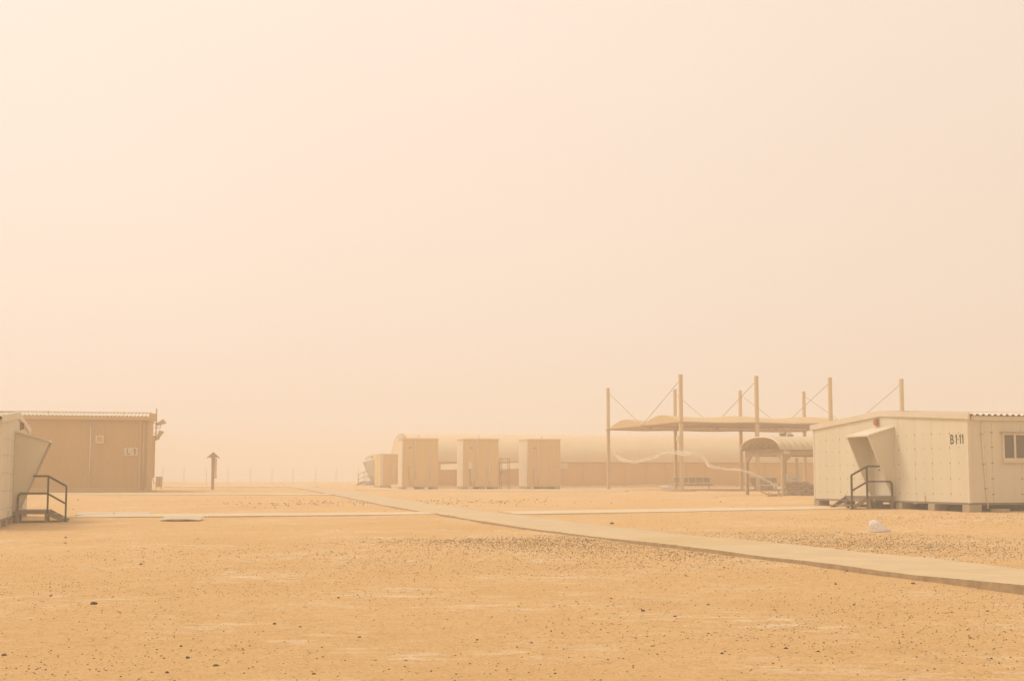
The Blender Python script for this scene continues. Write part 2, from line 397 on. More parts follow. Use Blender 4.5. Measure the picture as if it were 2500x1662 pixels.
cross_walk([(400, 1188.2), (560, 1188.4), (735, 1188.6)], -6, .05, 'far concrete side path beyond the roofed notice board')

# ================================================================ BARRACKS
BW = 11.2; PANELS = 10
def barrack(corner, base, side, label, hood_label, length=14.0, number=None, cell=1.12, detail=True, name='barrack'):
    """corner: near corner of the gable wall (xy); side: +1 the gable looks along +B, -1 along -B.
    local a = outwards from the gable, b = along the gable away from the camera, c = up from the base."""
    ex = B * side; O = Vector((corner[0], corner[1], base)); fr = frame(O, ex, A)
    t = thing(name, O + A * BW / 2 - ex * .2, label, 'barrack')
    wb, ev, rise = .32, 3.16, .33
    top = lambda b: ev + rise * (1 - abs(b - BW / 2) / (BW / 2))
    # gable panels, one by one
    pw = BW / PANELS
    hood0, hood1 = BW / 2 - .80, BW / 2 + .80
    for k in range(PANELS):
        b0, b1 = k * pw + .005, (k + 1) * pw - .005
        poly = [fr(0, b0, wb), fr(0, b1, wb), fr(0, b1, top(b1) + .02)]
        if b0 < BW / 2 < b1: poly.append(fr(0, BW / 2, top(BW / 2) + .02))
        poly.append(fr(0, b0, top(b0) + .02))
        MB().prism(poly, -ex * .06).build('wall_panel', M_CREAM, t)
    # inner shell so that joints show something dark and solid behind
    MB().prism([fr(-.062, .05, wb + .03), fr(-.062, BW - .05, wb + .03), fr(-.062, BW - .05, ev - .02), fr(-.062, BW / 2, ev + rise - .02), fr(-.062, .05, ev - .02)], -ex * (length - .13)).build('shell', M_STEELP, t)
    # side panels on the near long wall
    first = .90; edges = [0.005, first] + [first + cell * i for i in range(1, 60) if first + cell * i < length] + [length]
    for i, (a0, a1) in enumerate(zip(edges, edges[1:])):
        MB().box(fr, -a1 + .005, -a0 - .062 * (i == 0) - .005, -.001 + .0, .06, wb, ev + .0).build('wall_panel', M_CREAM, t)
    for i, (a0, a1) in enumerate(zip(edges, edges[1:])):
        MB().box(fr, -a1 + .005, -a0 - .062 * (i == 0) - .005, BW - .06, BW + .001, wb, ev).build('wall_panel', M_CREAM, t)
    # corner trims
    for b in (-.012, BW - .098):
        MB().box(fr, -.10, .013, b, b + .11, wb - .01, ev + .03).build('corner_trim', M_TRIM, t)
    # floor rim and blocks
    rim = MB().box(fr, -.10, -.005, .02, BW - .02, wb - .07, wb - .004).build('floor_rim', M_STEELP, t)
    MB().box(fr, -length + .05, -.102, .02, .10, wb - .07, wb - .004).build('floor_rim', M_STEELP, t)
    MB().box(fr, -length + .05, -.102, .102, BW - .02, wb - .05, wb - .006).build('floor', M_STEELP, t)
    for k in range(6):
        b = .0 + k * (BW - .42) / 5
        for a in ([0.03, -2.4, -4.8] if k in (0,) else [0.03, -3.4]):
            jit = random.uniform(-.03, .03)
            MB().box(fr, a - .47, a, b + jit, b + .42 + jit, -.28, wb - .072).build('foundation_block', M_BLOCK, t)
    # fascia along the gable, mitred at the ridge
    for b0, b1 in ((-.16, BW / 2), (BW / 2, BW + .16)):
        tz = lambda b: ev + rise * (1 - abs(b - BW / 2) / (BW / 2))
        MB().prism([fr(.0, b0, tz(b0) - .05), fr(.0, b1, tz(b1) - .05), fr(.0, b1, tz(b1) + .16), fr(.0, b0, tz(b0) + .16)], ex * .07).build('fascia', M_TRIM, t)
    # corrugated roof sheets, one per slope
    for sgn in (-1, 1):
        n = int(length / .225) * 4; rows = []
        for i in range(n + 1):
            a = .06 - i * (length + .1) / n; ph = i % 4; dz = (0, 0, .055, .055)[ph]
            b_out = -.13 if sgn < 0 else BW + .13
            rows.append([fr(a, b_out, ev + .075 + dz - .008), fr(a, BW / 2 - sgn * -.0 , ev + rise + .09 + dz)])
        MB().sheet(rows, thick=UP * .008).build('roof_sheet', M_GROOF, t)
    MB().prism([fr(.05, BW / 2 - .22, ev + rise + .148), fr(.05, BW / 2, ev + rise + .165), fr(.05, BW / 2 + .22, ev + rise + .148)], -ex * length).build('ridge_cap', M_GROOF, t)
    # eave closer under the roof sheet
    MB().box(fr, -length, -.11, -.07, -.012, ev - .09, ev + .06).build('eave_trim', M_CREAM, t)
    # bolts: too small to pick apart
    bo = MB(); rng = random.Random(3)
    def bolt(a, b, c, r, out):
        p = fr(a, b, c); u = A if out is ex else ex
        bo.prism([p + u * r * math.cos(i * math.pi / 3) + UP * r * math.sin(i * math.pi / 3) for i in range(6)], out * .005)
    for c in (.60, 1.12, 1.645, 2.17, 2.67):
        for k in range(PANELS + 1):
            for b, r in ((k * pw + (.04 if k == 0 else -.04 if k == PANELS else 0), .029), (k * pw + pw / 2, .020)):
                if not (.1 < b < BW - .1) or (hood0 - .08 < b < hood1 + .08): continue
                if c > top(b) - .1: continue
                bolt(0.0, b, c + rng.uniform(-.008, .008), r, ex)
        for i, a in enumerate(edges[1:-1]):
            if 1.2 < c < 2.4 and any(w0 - .1 < a < w0 + 1.2 for w0 in (1.29, 5.8, 10.3)): continue
            bolt(-a + .03, 0, c, .022, -A); bolt(-a - .03, 0, c, .022, -A)
            bolt(-a + .34 - .07, 0, c, .012, -A)
    bo.build('bolts', M_BOLT, t)['kind'] = 'stuff'
    # storm hood over the door
    hd = MB().prism([fr(.0, hood0 - .06, 3.03), fr(1.06, hood0 - .06, 2.72), fr(1.06, hood0 - .06, 2.66), fr(.0, hood0 - .06, 2.97)], A * (hood1 - hood0 + .12)).build('door_hood', M_TRIM, t)
    for b in (hood0, hood1 - .04):
        MB().prism([fr(.002, b, .50), fr(.10, b, .50), fr(1.02, b, 2.665), fr(.002, b, 2.962)], A * .04).build('hood_cheek', M_CREAM, hd)
        MB().prism([fr(.10, b - .012, .50), fr(.15, b - .012, .50), fr(1.055, b - .012, 2.655), fr(1.0, b - .012, 2.675)], A * .064).build('cheek_edge', M_TRIM, hd)
        MB().box(fr, .004, .055, b - .02, b + .06, .45, 2.99).build('cheek_batten', M_TRIM, hd)
    # door inside the hood
    dr = MB().box(fr, .006, .045, hood0 + .18, hood0 + 1.10, .50, 2.52).build('door', M_TRIM, t)
    MB().box(fr, .046, .08, hood0 + .98, hood0 + 1.06, 1.42, 1.46).build('handle', M_STEEL, dr)
    for b0, b1, c0, c1 in ((hood0 + .11, hood0 + .175, .50, 2.60), (hood0 + 1.105, hood0 + 1.17, .50, 2.60), (hood0 + .178, hood0 + 1.102, 2.525, 2.60)):
        MB().box(fr, .006, .055, b0, b1, c0, c1).build('door_frame', M_TRIM, t)
    # warning lamp
    lb = BW / 2 + .22 if side < 0 else BW / 2 + 1.15
    lamp = MB().box(fr, .004, .05, lb, lb + .24, 3.10, 3.36).build('lamp_base', M_SHP, t)
    MB().box(fr, .052, .13, lb + .02, lb + .22, 3.13, 3.34).build('lamp_lens', M_RED, lamp)
    # ground wires
    for b in (2.7, BW - 2.7):
        p = fr(.03, b, wb + .2); MB().tube([p, p + A * .05 + UP * -.06, p - UP * .17, p - UP * .26 + A * .04], .012, 6).build('cable_tail', M_SHP, t)
    if number:
        ex_t = -A if side < 0 else A                              # reading direction as seen from outside the gable
        lettering([('B', 0, .27), ('1', .36, .50), ('·', .56, .63), ('1', .67, .80), ('1', .86, .99)], fr(.004, 1.06, 2.29), ex_t, UP, .33, .80, M_DARK, t, 'painted_character')
    # windows of the near long wall
    for w0 in (1.29, 5.8, 10.3):
        if w0 + 1.2 > length: continue
        wd = MB().box(fr, -w0 - 1.10, -w0, -.035, -.003, 1.72, 2.66).build('window', M_TRIM, t)
        ms = 1.16
        MB().box(fr, -w0 - .42, -w0 - .06, -.045, -.036, 1.82, 2.58).build('pane', M_GLASS, wd)
        MB().box(fr, -w0 - 1.04, -w0 - .50, -.045, -.036, 1.82, 2.58).build('pane', M_GLASS, wd)
        for a0, a1, c0, c1 in ((.0, .05, 1.72, 2.66), (.425, .495, 1.80, 2.60), (1.05, 1.10, 1.72, 2.66), (.05, 1.05, 1.72, 1.80), (.05, 1.05, 2.60, 2.66)):
            MB().box(fr, -w0 - a1, -w0 - a0, -.075, -.036, c0, c1).build('frame', M_TRIM, wd)
        MB().box(fr, -w0 - 1.18, -w0 + .07, -.12, -.003, 2.665, 2.685).build('drip_strip', M_SHP, wd)
        MB().box(fr, -w0 - 1.14, -w0 + .02, -.10, -.003, 1.66, 1.715).build('sill', M_TRIM, wd)
    # conduit on the near long wall
    pts = [fr(-.53, -.035, 3.03), fr(-.51, -.035, 2.6), fr(-.56, -.035, 1.6), fr(-.61, -.04, .8), fr(-.64, -.07, .12)]
    cd = MB().tube(pts, .022, 8).build('conduit', M_COND, t, smooth=True)
    for k in (1, 2, 3):
        p = pts[k]; MB().box(frame(p, ex, A), -.05, .05, -.03, .034, -.012, .012).build('clamp', M_SHP, cd)
    return t, fr

def stairs(fr, gz, label, M_STEEL=M_STEEL, name='entrance_steps'):
    """steel landing with two treads, descending outwards, and one handrail on the near side"""
    t = thing(name, fr(.9, BW / 2, 0), label, 'steps')
    y0, y1 = BW / 2 - .88, BW / 2 + .74; dk = .49
    dn = lambda a, b: gz(a, b)
    deck = MB().box(fr, .10, 1.20, y0, y1, dk - .012, dk).build('deck', M_STEELP, t)
    for b in (y0 - .002, y1 - .048):
        MB().box(fr, .10, 1.20, b, b + .05, dk - .13, dk - .013).build('deck_beam', M_STEELP, t)
    for a in (.103, 1.147): MB().box(fr, a, a + .05, y0 + .05, y1 - .05, dk - .13, dk - .013).build('deck_beam', M_STEELP, t)
    for a in (.12, 1.09):
        for b in (y0 + .02, y1 - .10):
            MB().box(fr, a, a + .08, b, b + .08, dn(a, b) - .03, dk - .131).build('leg', M_STEELP, t)
    x1 = 1.84; zb = dn(x1, y0) - .02
    for b in (y0, y1 - .04):
        MB().prism([fr(1.20, b, dk), fr(1.20, b, dk - .19), fr(x1 - .05, b, zb), fr(x1 + .05, b, zb), fr(x1 + .05, b, zb + .06)], A * .04).build('stringer', M_STEELP, t)
    z0 = dn(x1, y0)
    for k in (1, 2):
        c = dk - (dk - z0) * k / 3; a = 1.20 + (k - 1) * .24
        MB().box(fr, a, a + .27, y0 + .042, y1 - .042, c - .03, c).build('tread', M_STEELP, t)
    yb = y0 + .03; s = .065
    tall = dk + 1.08; low = dk + .76
    MB().box(fr, 1.15, 1.15 + s, yb - .055, yb - .005, dk - .10, tall - s / 2).build('post', M_STEEL, t)
    MB().box(fr, 1.77, 1.77 + s, yb - .055, yb - .005, z0 - .03, low).build('post', M_STEEL, t)
    MB().box(fr, .14, .14 + s, yb - .055, yb - .005, dk + .001, dk + .40).build('post', M_STEEL, t)
    m = dk + .53; yc = yb - .03
    MB().bar(fr(.66, yc, tall), fr(1.19, yc, tall), s).build('top_rail', M_STEEL, t)
    MB().bar(fr(1.18, yc, tall - .004), fr(1.80, yc, low), s).build('top_rail', M_STEEL, t)
    MB().bar(fr(.24, yc, m), fr(1.152, yc, m), s * .9).build('middle_rail', M_STEEL, t)
    MB().bar(fr(1.196, yc, m - .02), fr(1.775, yc, m - .32), s * .9).build('middle_rail', M_STEEL, t)
    MB().bar(fr(.165, yc, dk + .41), fr(.25, yc, m + .01), s * .9).build('middle_rail', M_STEEL, t)
    return t

def make_barrack(corner, base, side, label, slabel, number=None, length=14.0, rail_mat=None):
    t, fr = barrack(corner, base, side, label, '', length, number)
    def gz(a, b):
        p = fr(a, b, 0); return g(p.x, p.y) - base
    if side > 0: f0_ = fr; fr2 = lambda a, b, c: f0_(a * .90, b, c)
    else: fr2 = fr
    st = stairs(fr2, gz, slabel, rail_mat or M_STEEL)
    return t, fr, st
R_C = (15.28, 47.75)
R_BASE = g(*R_C) - .01
make_barrack(R_C, R_BASE, -1, 'cream panel barrack numbered B1-11 standing on concrete blocks', 'brown steel steps and handrail at the door of barrack B1-11', 'B 1·11')
L_C = (-14.66, 40.95)
make_barrack(L_C, .175, 1, 'cream gable-ended barrack on blocks in front of the tall tan building', 'brown steel steps and handrail in front of the tall tan building')
FB = (-14.5, 158.5)
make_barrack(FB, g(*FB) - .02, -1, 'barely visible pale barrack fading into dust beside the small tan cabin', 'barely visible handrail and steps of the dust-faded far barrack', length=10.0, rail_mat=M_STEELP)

# ================================================================ TALL TAN BUILDING L-1
def tan_building():
    c = gnd(370.5, 1200.5); z0 = c.z; Oc = Vector((c.x, c.y, z0)); fr = frame(Oc, -B, A)     # a runs left along the front, b to the back
    t = thing('tan_building', Oc - B * 9, 'tall tan ribbed-sheet building with L-1 sign plate', 'building')
    Ln, Dp, H = 19.0, 10.5, 4.90
    n = 130; rows = []
    for k in range(n * 4 + 1):
        a = .35 + (Ln - .35) * k / (n * 4); dz = (0, 0, .010, .010)[k % 4]
        rows.append([fr(a, -dz, .30), fr(a, -dz, H)])
    MB().sheet(rows, thick=A * .05).build('front_wall', M_TAN, t)
    MB().box(fr, .10, Ln, .06, Dp - .05, .0, H - .02).build('wall_core', M_TAN, t)
    MB().box(fr, 0, .36, -.05, .06, .0, H).build('corner_post', M_TANT, t)
    MB().box(fr, -.004, .095, .062, Dp, .0, H).build('end_wall', M_TANT, t)
    MB().box(fr, .37, Ln + .1, -.10, .055, -.25, .298).build('plinth', M_TANT, t)
    MB().box(fr, -.35, .368, -.14, .055, -.3, .12).build('plinth', M_BLOCK, t)
    gu = MB().box(fr, .30, Ln + .1, -.30, -.05, H - .02, H + .22).build('gutter', M_TANT, t)
    MB().box(fr, -.16, .298, -.34, .3, H - .06, H + .44).build('gutter_end_box', M_TANT, t)
    MB().tube([fr(.62, -.13, H - .03), fr(.62, -.13, .28), fr(.62, -.22, .15)], .075, 10).build('downpipe', M_TANT, t, smooth=True)
    MB().box(fr, .64 + .13, .64 + .30, -.06, -.031, .3, H).build('wall_trim', M_TANT, t)
    MB().tube([fr(4.11, -.06, H - .05), fr(4.14, -.06, .32)], .034, 8).build('conduit', M_COND, t, smooth=True)
    rows = []; n = 76
    for k in range(n * 4 + 1):
        a = -.15 + (Ln + .25) * k / (n * 4); dz = (0, 0, .05, .05)[k % 4]
        rows.append([fr(a, -.18, H + .235 + dz), fr(a, Dp / 2, H + .66 + dz)])
    MB().sheet(rows, thick=-UP * .015).build('roof_sheet', M_GROOF, t)
    MB().sheet([[fr(-.15, Dp / 2, H + .69), fr(-.15, Dp + .2, H + .22)], [fr(Ln + .1, Dp / 2, H + .69), fr(Ln + .1, Dp + .2, H + .22)]], thick=-UP * .02).build('roof_sheet', M_GROOF, t)
    MB().prism([fr(-.10, 0, H), fr(-.10, Dp, H), fr(-.10, Dp / 2, H + .62)], -B * .15).build('gable_wall', M_TANT, t)
    MB().tube([fr(.0, Dp / 2, H + .73), fr(Ln, Dp / 2, H + .73)], .05, 6).build('ridge_cap', M_GROOF, t)
    for a in (2.0, 7.0, 12.0):
        MB().tube([fr(a, 2.5, H + .45), fr(a, 2.5, H + .68)], .03, 6).build('roof_vent', M_TANT, t)
    # square vent
    v = MB().box(fr, 3.26, 3.78, -.12, -.031, 3.30, 3.82).build('vent', M_COND, t)
    MB().box(fr, 3.34, 3.70, -.14, -.121, 3.38, 3.74).build('vent_grille', M_TANT, v)
    # sign plate
    pl = MB().box(fr, .98, 1.90, -.09, -.031, 2.48, 3.02).build('sign_plate', M_PLATE, t)
    lettering([('L', 0, .36), ('·', .48, .60), ('1', .72, 1.0)], fr(1.70, -.094, 2.56), B, UP, .38, .56, M_DARK, pl, 'sign_character')
    # cable riser at the end wall
    MB().box(fr, -.16, -.006, .2, .5, 1.0, 3.85).build('cable_cover', M_TANT, t)
    MB().tube([fr(-.05, .3, 1.0), fr(-.12, .3, .6), fr(-.3, .3, .5), fr(-.5, .35, .62)], .03, 6).build('refrigerant_line', M_TANT, t)
    # flood lights on a bracket
    def flood(a, b, c, ang, s=1.0):
        bk = MB().tube([fr(-.10, b, c), fr(a + .05, b, c), fr(a, b, c + .22)], .035, 6).build('lamp_bracket', M_SHP, t)
        d = Vector((math.cos(ang), 0, math.sin(ang))); d = B * d.x + UP * d.z; n_ = B * -math.sin(ang) + UP * math.cos(ang)
        p = fr(a, b, c + .32)
        prof = [p - d * .22 - n_ * .10, p - d * .22 + n_ * .10, p + d * .22 + n_ * .23, p + d * .34 - n_ * .12]
        MB().prism([q - A * .2 for q in prof], A * .4).build('lamp_head', M_TANT, bk)
        MB().box(frame(p - d * .3, B, A), -.09, .09, -.1, .1, -.1, .1).build('lamp_gear', M_TANT, bk)
    flood(-.52, .5, 4.40, math.radians(18)); flood(-.46, .5, 3.60, math.radians(55))
    MB().tube([fr(-.20, .5, 3.5), fr(-.20, .5, 5.75)], .04, 6).build('lamp_pole', M_SHP, t)
    for k, c in enumerate((3.6, 4.0, 4.7)):
        MB().bar(fr(-.05, .5, c), fr(-.20, .5, c), .05).build('pole_bracket', M_SHP, t)
    return t, fr
TB, tfr = tan_building()
# outdoor air conditioner beside it
cp = gnd(388, 1193.5); cfr = frame(cp, B, A)
cu = thing('outdoor_condenser', cp, 'small outdoor air conditioner on legs beside the tall tan building', 'air conditioner')
case = MB().box(cfr, -.26, .24, -.2, .55, .17, .98).build('case', M_TANT, cu)
MB().box(cfr, -.275, .255, -.215, .565, .981, 1.01).build('lid', M_SHP, cu)
MB().box(cfr, -.06, .07, -.212, -.201, .22, .94).build('grille', M_SHP, cu)
for a in (-.22, .16):
    for b in (-.16, .47): MB().box(cfr, a, a + .05, b, b + .05, -.05, .169).build('leg', M_SHP, cu)
pd = MB().box(cfr, -.75, .55, -.5, .9, -.12, -.02).build('concrete_pad', M_BLOCK, None, origin=cp)
tag(pd, 'low concrete pad under the small outdoor air conditioner', 'concrete pad')

# ================================================================ ROOFED NOTICE BOARD
np_ = gnd(519, 1195.0); dv = Vector((np_.x, np_.y, 0)).normalized(); sv = Vector((dv.y, -dv.x, 0)); nfr = frame(np_, sv, dv)
nb = thing('notice_board', np_, 'wooden notice board with a small gable roof on posts', 'notice board')
for b in (0, 1.5): MB().prism([nfr(-.10, b, -.3), nfr(.10, b, -.3), nfr(.14, b, 2.52), nfr(-.14, b, 2.52)], dv * .16).build('post', M_WOOD, nb)
MB().box(nfr, -.06, .06, .165, 1.495, .95, 2.40).build('board', M_WOOD, nb)
for c, h in ((1.98, .46), (1.55, .42), (1.20, .34), (.88, .31)):
    MB().box(nfr, .145, .29 + random.uniform(-.03, .02), -.05, 1.55, c, c + h).build('notice_plate', M_AC, nb)
for s in (-1, 1):
    MB().prism([nfr(0, -.35, 2.93), nfr(s * .48, -.35, 2.50), nfr(s * .48, -.35, 2.44), nfr(0, -.35, 2.86)], dv * 2.3).build('roof_board', M_WOOD, nb)
MB().prism([nfr(0, -.30, 2.86), nfr(.40, -.30, 2.50), nfr(-.40, -.30, 2.50)], dv * .05).build('gable_board', M_WOOD, nb)

# ================================================================ FAR FENCE
f0 = Vector((*at(396, 1185, 186).xy, 0)); fdir = B * .97 + A * .0; fdir = Vector((1, .06, 0)).normalized()
fz = lambda p: g(p.x, p.y)
M_GALV = mat('galvanised_fence', (.48, .40, .30), .6, .1, 3)
fe = thing('mesh_fence', (f0.x, f0.y, fz(f0)), 'thin wire fence with tall posts almost lost in dust', 'fence')
NP = 11; sp = 2.82
for k in range(NP):
    p = f0 + fdir * (k * sp + random.uniform(-.1, .1)); z = fz(p)
    po = MB().tube([(p.x, p.y, z - .2), (p.x, p.y, z + 1.95)], .030, 6).build('post', M_GALV, fe)
    MB().tube([(p.x, p.y, z + 1.95), (p.x + .16, p.y - .1, z + 2.3)], .016, 5).build('barb_arm', M_GALV, po)
for h in (.05, .7, 1.35, 1.9):
    pts = [f0 + fdir * (k * sp) + UP * (fz(f0 + fdir * (k * sp)) + h) for k in range(NP)]
    MB().tube(pts, .004, 4).build('wire', M_GALV, fe)
wm = MB()
for k in range((NP - 1) * 12):
    p = f0 + fdir * (k * sp / 12); z = fz(p)
    for sx in (-1, 1): wm.bar((p.x, p.y, z + .05), p + fdir * sx * .9 + UP * (z + 1.9), .0022)
wmo = wm.build('wire_mesh', M_GALV, fe); wmo['kind'] = 'stuff'

# ================================================================ SMALL TAN CABIN
c0 = at(928.5, 1188, 131); cz = g(c0.x, c0.y); cf = frame((c0.x, c0.y, cz), B, A)
cb = thing('small_cabin', (c0.x + 1.3, c0.y + 1.5, cz), 'small tan steel cabin with stacked lettering bars, lower than the cabinet beside it', 'cabin')
MB().box(cf, 0, 2.6, 0, 3.0, .14, 2.98).build('body', M_AC, cb)
MB().box(cf, -.03, .26, -.03, .25, .14, 2.97).build('corner_post', M_COND, cb)
MB().box(cf, -.04, 2.64, -.04, 3.04, 2.985, 3.08).build('roof', M_COND, cb)
for k in range(8):
    MB().box(cf, 1.12, 1.38, -.03, -.002, .90 + k * .175, 1.02 + k * .175).build('lettering_bar', M_COND, cb)  # pale bars standing in for unreadable stacked lettering
MB().box(cf, -.1, 2.7, -.3, 3.1, -.1, .135).build('skid', M_BLOCK, cb)

# ================================================================ TALL AIR CONDITIONING CABINETS
AC_Z = 115.2
def cabinet(px0, px1, depth, label, pipes, gauge, duct=None, lowbox=True, extra=None):
    q0 = at(px0, 1194, AC_Z); q0 = Vector((q0.x, AC_Z + .26 * (q0.x + 8), 0)); q0 = Vector((*at(px0, 1194, q0.y).xy, 0))
    z = g(q0.x, q0.y); fr = frame((q0.x, q0.y, z), B, A)
    w = (px1 - px0) / F * q0.y / B.x * 1.005
    t = thing('cooling_cabinet', (q0.x + w / 2, q0.y + depth / 2, z), label, 'cooling cabinet', 'tall cooling cabinets beside the dome')
    H = 4.02
    MB().box(fr, 0, w, 0, depth, .16, H).build('body', M_AC, t)
    MB().box(fr, -.04, w + .05, -.05, depth + .04, H + .002, H + .09).build('lid', M_COND, t)
    MB().box(fr, -.014, -.002, .08, depth - .08, .24, H - .12).build('side_panel', M_COND, t)
    k = int(w / .92)
    for i in range(k):
        a0 = .05 + i * (w - .1) / k; a1 = .05 + (i + 1) * (w - .1) / k - .015
        MB().box(fr, a0, a1, -.022, -.001, .30, H - .10).build('front_panel', M_AC, t)
    for a, ztop, zbot in pipes:
        p = MB().tube([fr(a, -.06, ztop), fr(a + .01, -.06, (ztop + zbot) / 2), fr(a, -.06, zbot)],   .036, 8).build('pipe', M_COND, t, smooth=True)  # pale pipe, its colour brightened to carry a sunlit highlight
        for c in (ztop * .7 + zbot * .3, ztop * .25 + zbot * .75):
            MB().box(fr, a - .06, a + .06, -.10, -.03, c - .03, c + .03).build('pipe_clamp', M_COND, p)
    ga, gw, gh, gc = gauge
    gb = MB().box(fr, ga, ga + gw, -.17, -.023, gc, gc + gh).build('control_box', M_COND, t)
    if gw < .25: MB().tube([fr(ga + gw / 2, -.172, gc + gh / 2), fr(ga + gw / 2, -.19, gc + gh / 2)], .04, 8).build('dial', M_DARK, gb)
    MB().tube([fr(ga + gw / 2, -.1, gc), fr(ga + gw / 2 + .02, -.09, gc * .5), fr(ga + gw / 2 + .1, -.12, .35)], .022 if gw < .25 else .045, 6).build('cable', M_SHP, t, smooth=True)
    MB().box(fr, .30, .36, -.05, -.023, H - .95, H - .45).build('name_strip', M_COND, t)
    MB().box(fr, .50, .78, -.04, -.023, H - .72, H - .62).build('maker_plate', M_SHP, t)
    if lowbox:
        MB().box(fr, w * .32, w * .55, -.26, -.023, .2, .78).build('service_hatch', M_AC, t)
    for a0, a1 in ((.02, .35), (w * .45, w * .62), (w - .45, w - .02)):
        MB().box(fr, a0, a1, .02, depth - .02, -.2, .158).build('skid', M_BLOCK, t)
    MB().tube([fr(w * .45, .1, H + .08), fr(w * .45, .1, H + .34)], .02, 5).build('rod', M_SHP, t)
    if duct:
        a0, a1, b0, b1, zc0, zc1 = duct
        MB().box(fr, a0, a1, b0, b1, zc0, zc1).build('air_duct', M_COND, t)
    if extra: extra(t, fr, w, depth, H)
    return t, fr, w
def ex1(t, fr, w, d, H):
    MB().tube([fr(.18, .9, H + .08), fr(.18, .9, H + .24)], .34, 14, .26).build('roof_cowl', M_COND, t, smooth=True)
    MB().tube([fr(.18, .9, H + .24), fr(.18, .9, H + .36)], .26, 14, .05).build('roof_cowl', M_COND, t, smooth=True)
cabinet(981.7, 1067.4, 1.9, 'tall cooling cabinet with roof cowl, beside the small tan cabin', [(.04, 3.95, .9), (1.05, 4.0, .75), (2.25, 3.8, .8)], (.42, .17, .24, 1.95), extra=ex1)
cabinet(1131, 1216, 2.3, 'tall cooling cabinet with a pale square control box on its front', [(1.14, 4.2, .65), (1.93, 3.98, 1.1), (2.15, 2.2, .35)], (.36, .36, .56, 1.62), duct=(.05, 1.0, 2.31, 9.0, 1.62, 2.10))
cabinet(1287, 1368, 2.6, 'tall cooling cabinet beside the open stretch of dome wall', [(.03, 3.95, .95), (.95, 4.0, .72), (2.25, 3.85, .85)], (.43, .17, .26, 1.65), duct=(.05, 1.0, 2.61, 9.0, 1.70, 2.18),
        extra=lambda t, fr, w, d, H: MB().box(fr, w + .004, w + .8, .5, 1.2, 1.66, 2.14).build('air_duct', M_COND, t))
# crates and clutter by the cabinets
for (px, py, w_, h_, Y, lab) in ((1224, 1192, .75, 1.05, 117.5, 'stacked dark crate frame standing between the two cooling cabinets'),):
    p = at(px, py, Y); p.z = g(p.x, p.y); f_ = frame(p, B, A); t = thing('equipment_rack', p, lab, 'rack')
    for a in (0, w_ - .06):
        for b in (0, .6): MB().box(f_, a, a + .06, b, b + .06, -.05, 2.55).build('upright', M_TANT, t)
    for c in (.55, 1.15, 1.55, 2.1, 2.45): MB().box(f_, .062, w_ - .062, .0, .66, c, c + .05).build('shelf', M_TANT, t)
    MB().box(f_, .08, w_ - .1, .06, .6, 1.205, 1.50).build('drawer', M_TANT, t)

# ================================================================ DOME (long fabric shelter)
d0 = at(1004, 1189, 126.0); dz0 = g(d0.x, d0.y + 4); df = frame((d0.x, d0.y, dz0), B, A)
dm = thing('fabric_dome', (d0.x + 22, d0.y + 11, dz0), 'long tan vaulted fabric hall behind the cooling cabinets', 'hall')
DL, DW, DH, WH = 46.0, 10.4, 4.95, 2.33
def vault(k, n=24):
    th = math.pi * k / n; return (DW / 2 - (DW / 2) * math.cos(th), WH + (DH - WH) * math.sin(th))
rows = []
NSEG = 92
for i in range(NSEG + 1):
    a = DL * i / NSEG; sag = .03 * (1 if i % 4 else 0)
    rows.append([df(a, vault(k)[0], vault(k)[1] - sag * math.sin(math.pi * k / 24)) for k in range(25)])
MB().sheet(rows, thick=-UP * .06).build('vault', M_FAB, dm, smooth=True)
for i in range(0, 23):
    a0, a1 = i * 2.0 + .01, (i + 1) * 2.0 - .01
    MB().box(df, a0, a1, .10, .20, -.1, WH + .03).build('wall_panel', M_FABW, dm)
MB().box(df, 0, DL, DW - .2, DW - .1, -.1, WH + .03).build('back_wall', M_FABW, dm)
for a in (.0, DL - .1):
    MB().prism([df(a, .21, -.1), df(a, DW - .21, -.1), df(a, DW - .21, WH)] + [df(a, vault(k)[0], vault(k)[1] - .1) for k in range(23, 0, -1)] + [df(a, .21, WH)], B * .1).build('end_wall', M_FAB, dm)
bermrows = []
for i in range(60):
    a = -2 + i * .8; h = .28 + .16 * mnoise.noise(Vector((a * .35, 1.5, 0)))
    bermrows.append([df(a, -1.6 + .2 * mnoise.noise(Vector((a * .5, 4, 0))), -.12), df(a, -.9, h * .55), df(a, -.3, h), df(a, .08, h * .9), df(a, .3, -.12)])
be = MB().sheet(bermrows).build('sand_drift', M_SAND, None, smooth=True, origin=df(20, 0, 0)); tag(be, kind='structure')

# ================================================================ SHADE CANOPY ON MASTS
fm = at(1664.5, 1197.5, 101.5); SPB = 5.88; DEP = 16.0
cz0 = g(fm.x, fm.y); kf = frame((fm.x, fm.y, cz0), B, A)           # a along the row, b to the back row, c from ground
cn = thing('shade_canopy', kf(SPB * 1.5, DEP / 2, 0), 'tan vaulted fabric shade canopy slung by cables from tall masts', 'shade canopy')
EV = 4.93; MH = 8.30
masts = []
for k in range(4):
    for b, w_ in ((0, .235), (DEP, .225)):
        masts.append(MB().box(kf, k * SPB - w_ / 2, k * SPB + w_ / 2, b - w_ / 2, b + w_ / 2, -.4, MH).build('mast', M_MAST, cn))
        MB().box(kf, k * SPB - .17, k * SPB + .17, b - .17, b + .17, EV - .10, EV - .02).build('bracket', M_SHP, cn)
        MB().tube([kf(k * SPB, b + (.11 if b == 0 else -.11), MH - .40), kf(k * SPB, DEP / 2 + (-.1 if b == 0 else .1), EV + .05)], .024, 6).build('cable', M_SHP, cn)
    MB().box(kf, k * SPB - .10, k * SPB + .10, DEP / 2 - .16, DEP / 2 + .16, EV - .08, EV + .06).build('valley_plate', M_SHP, cn)
n_a = 48; n_b = 22
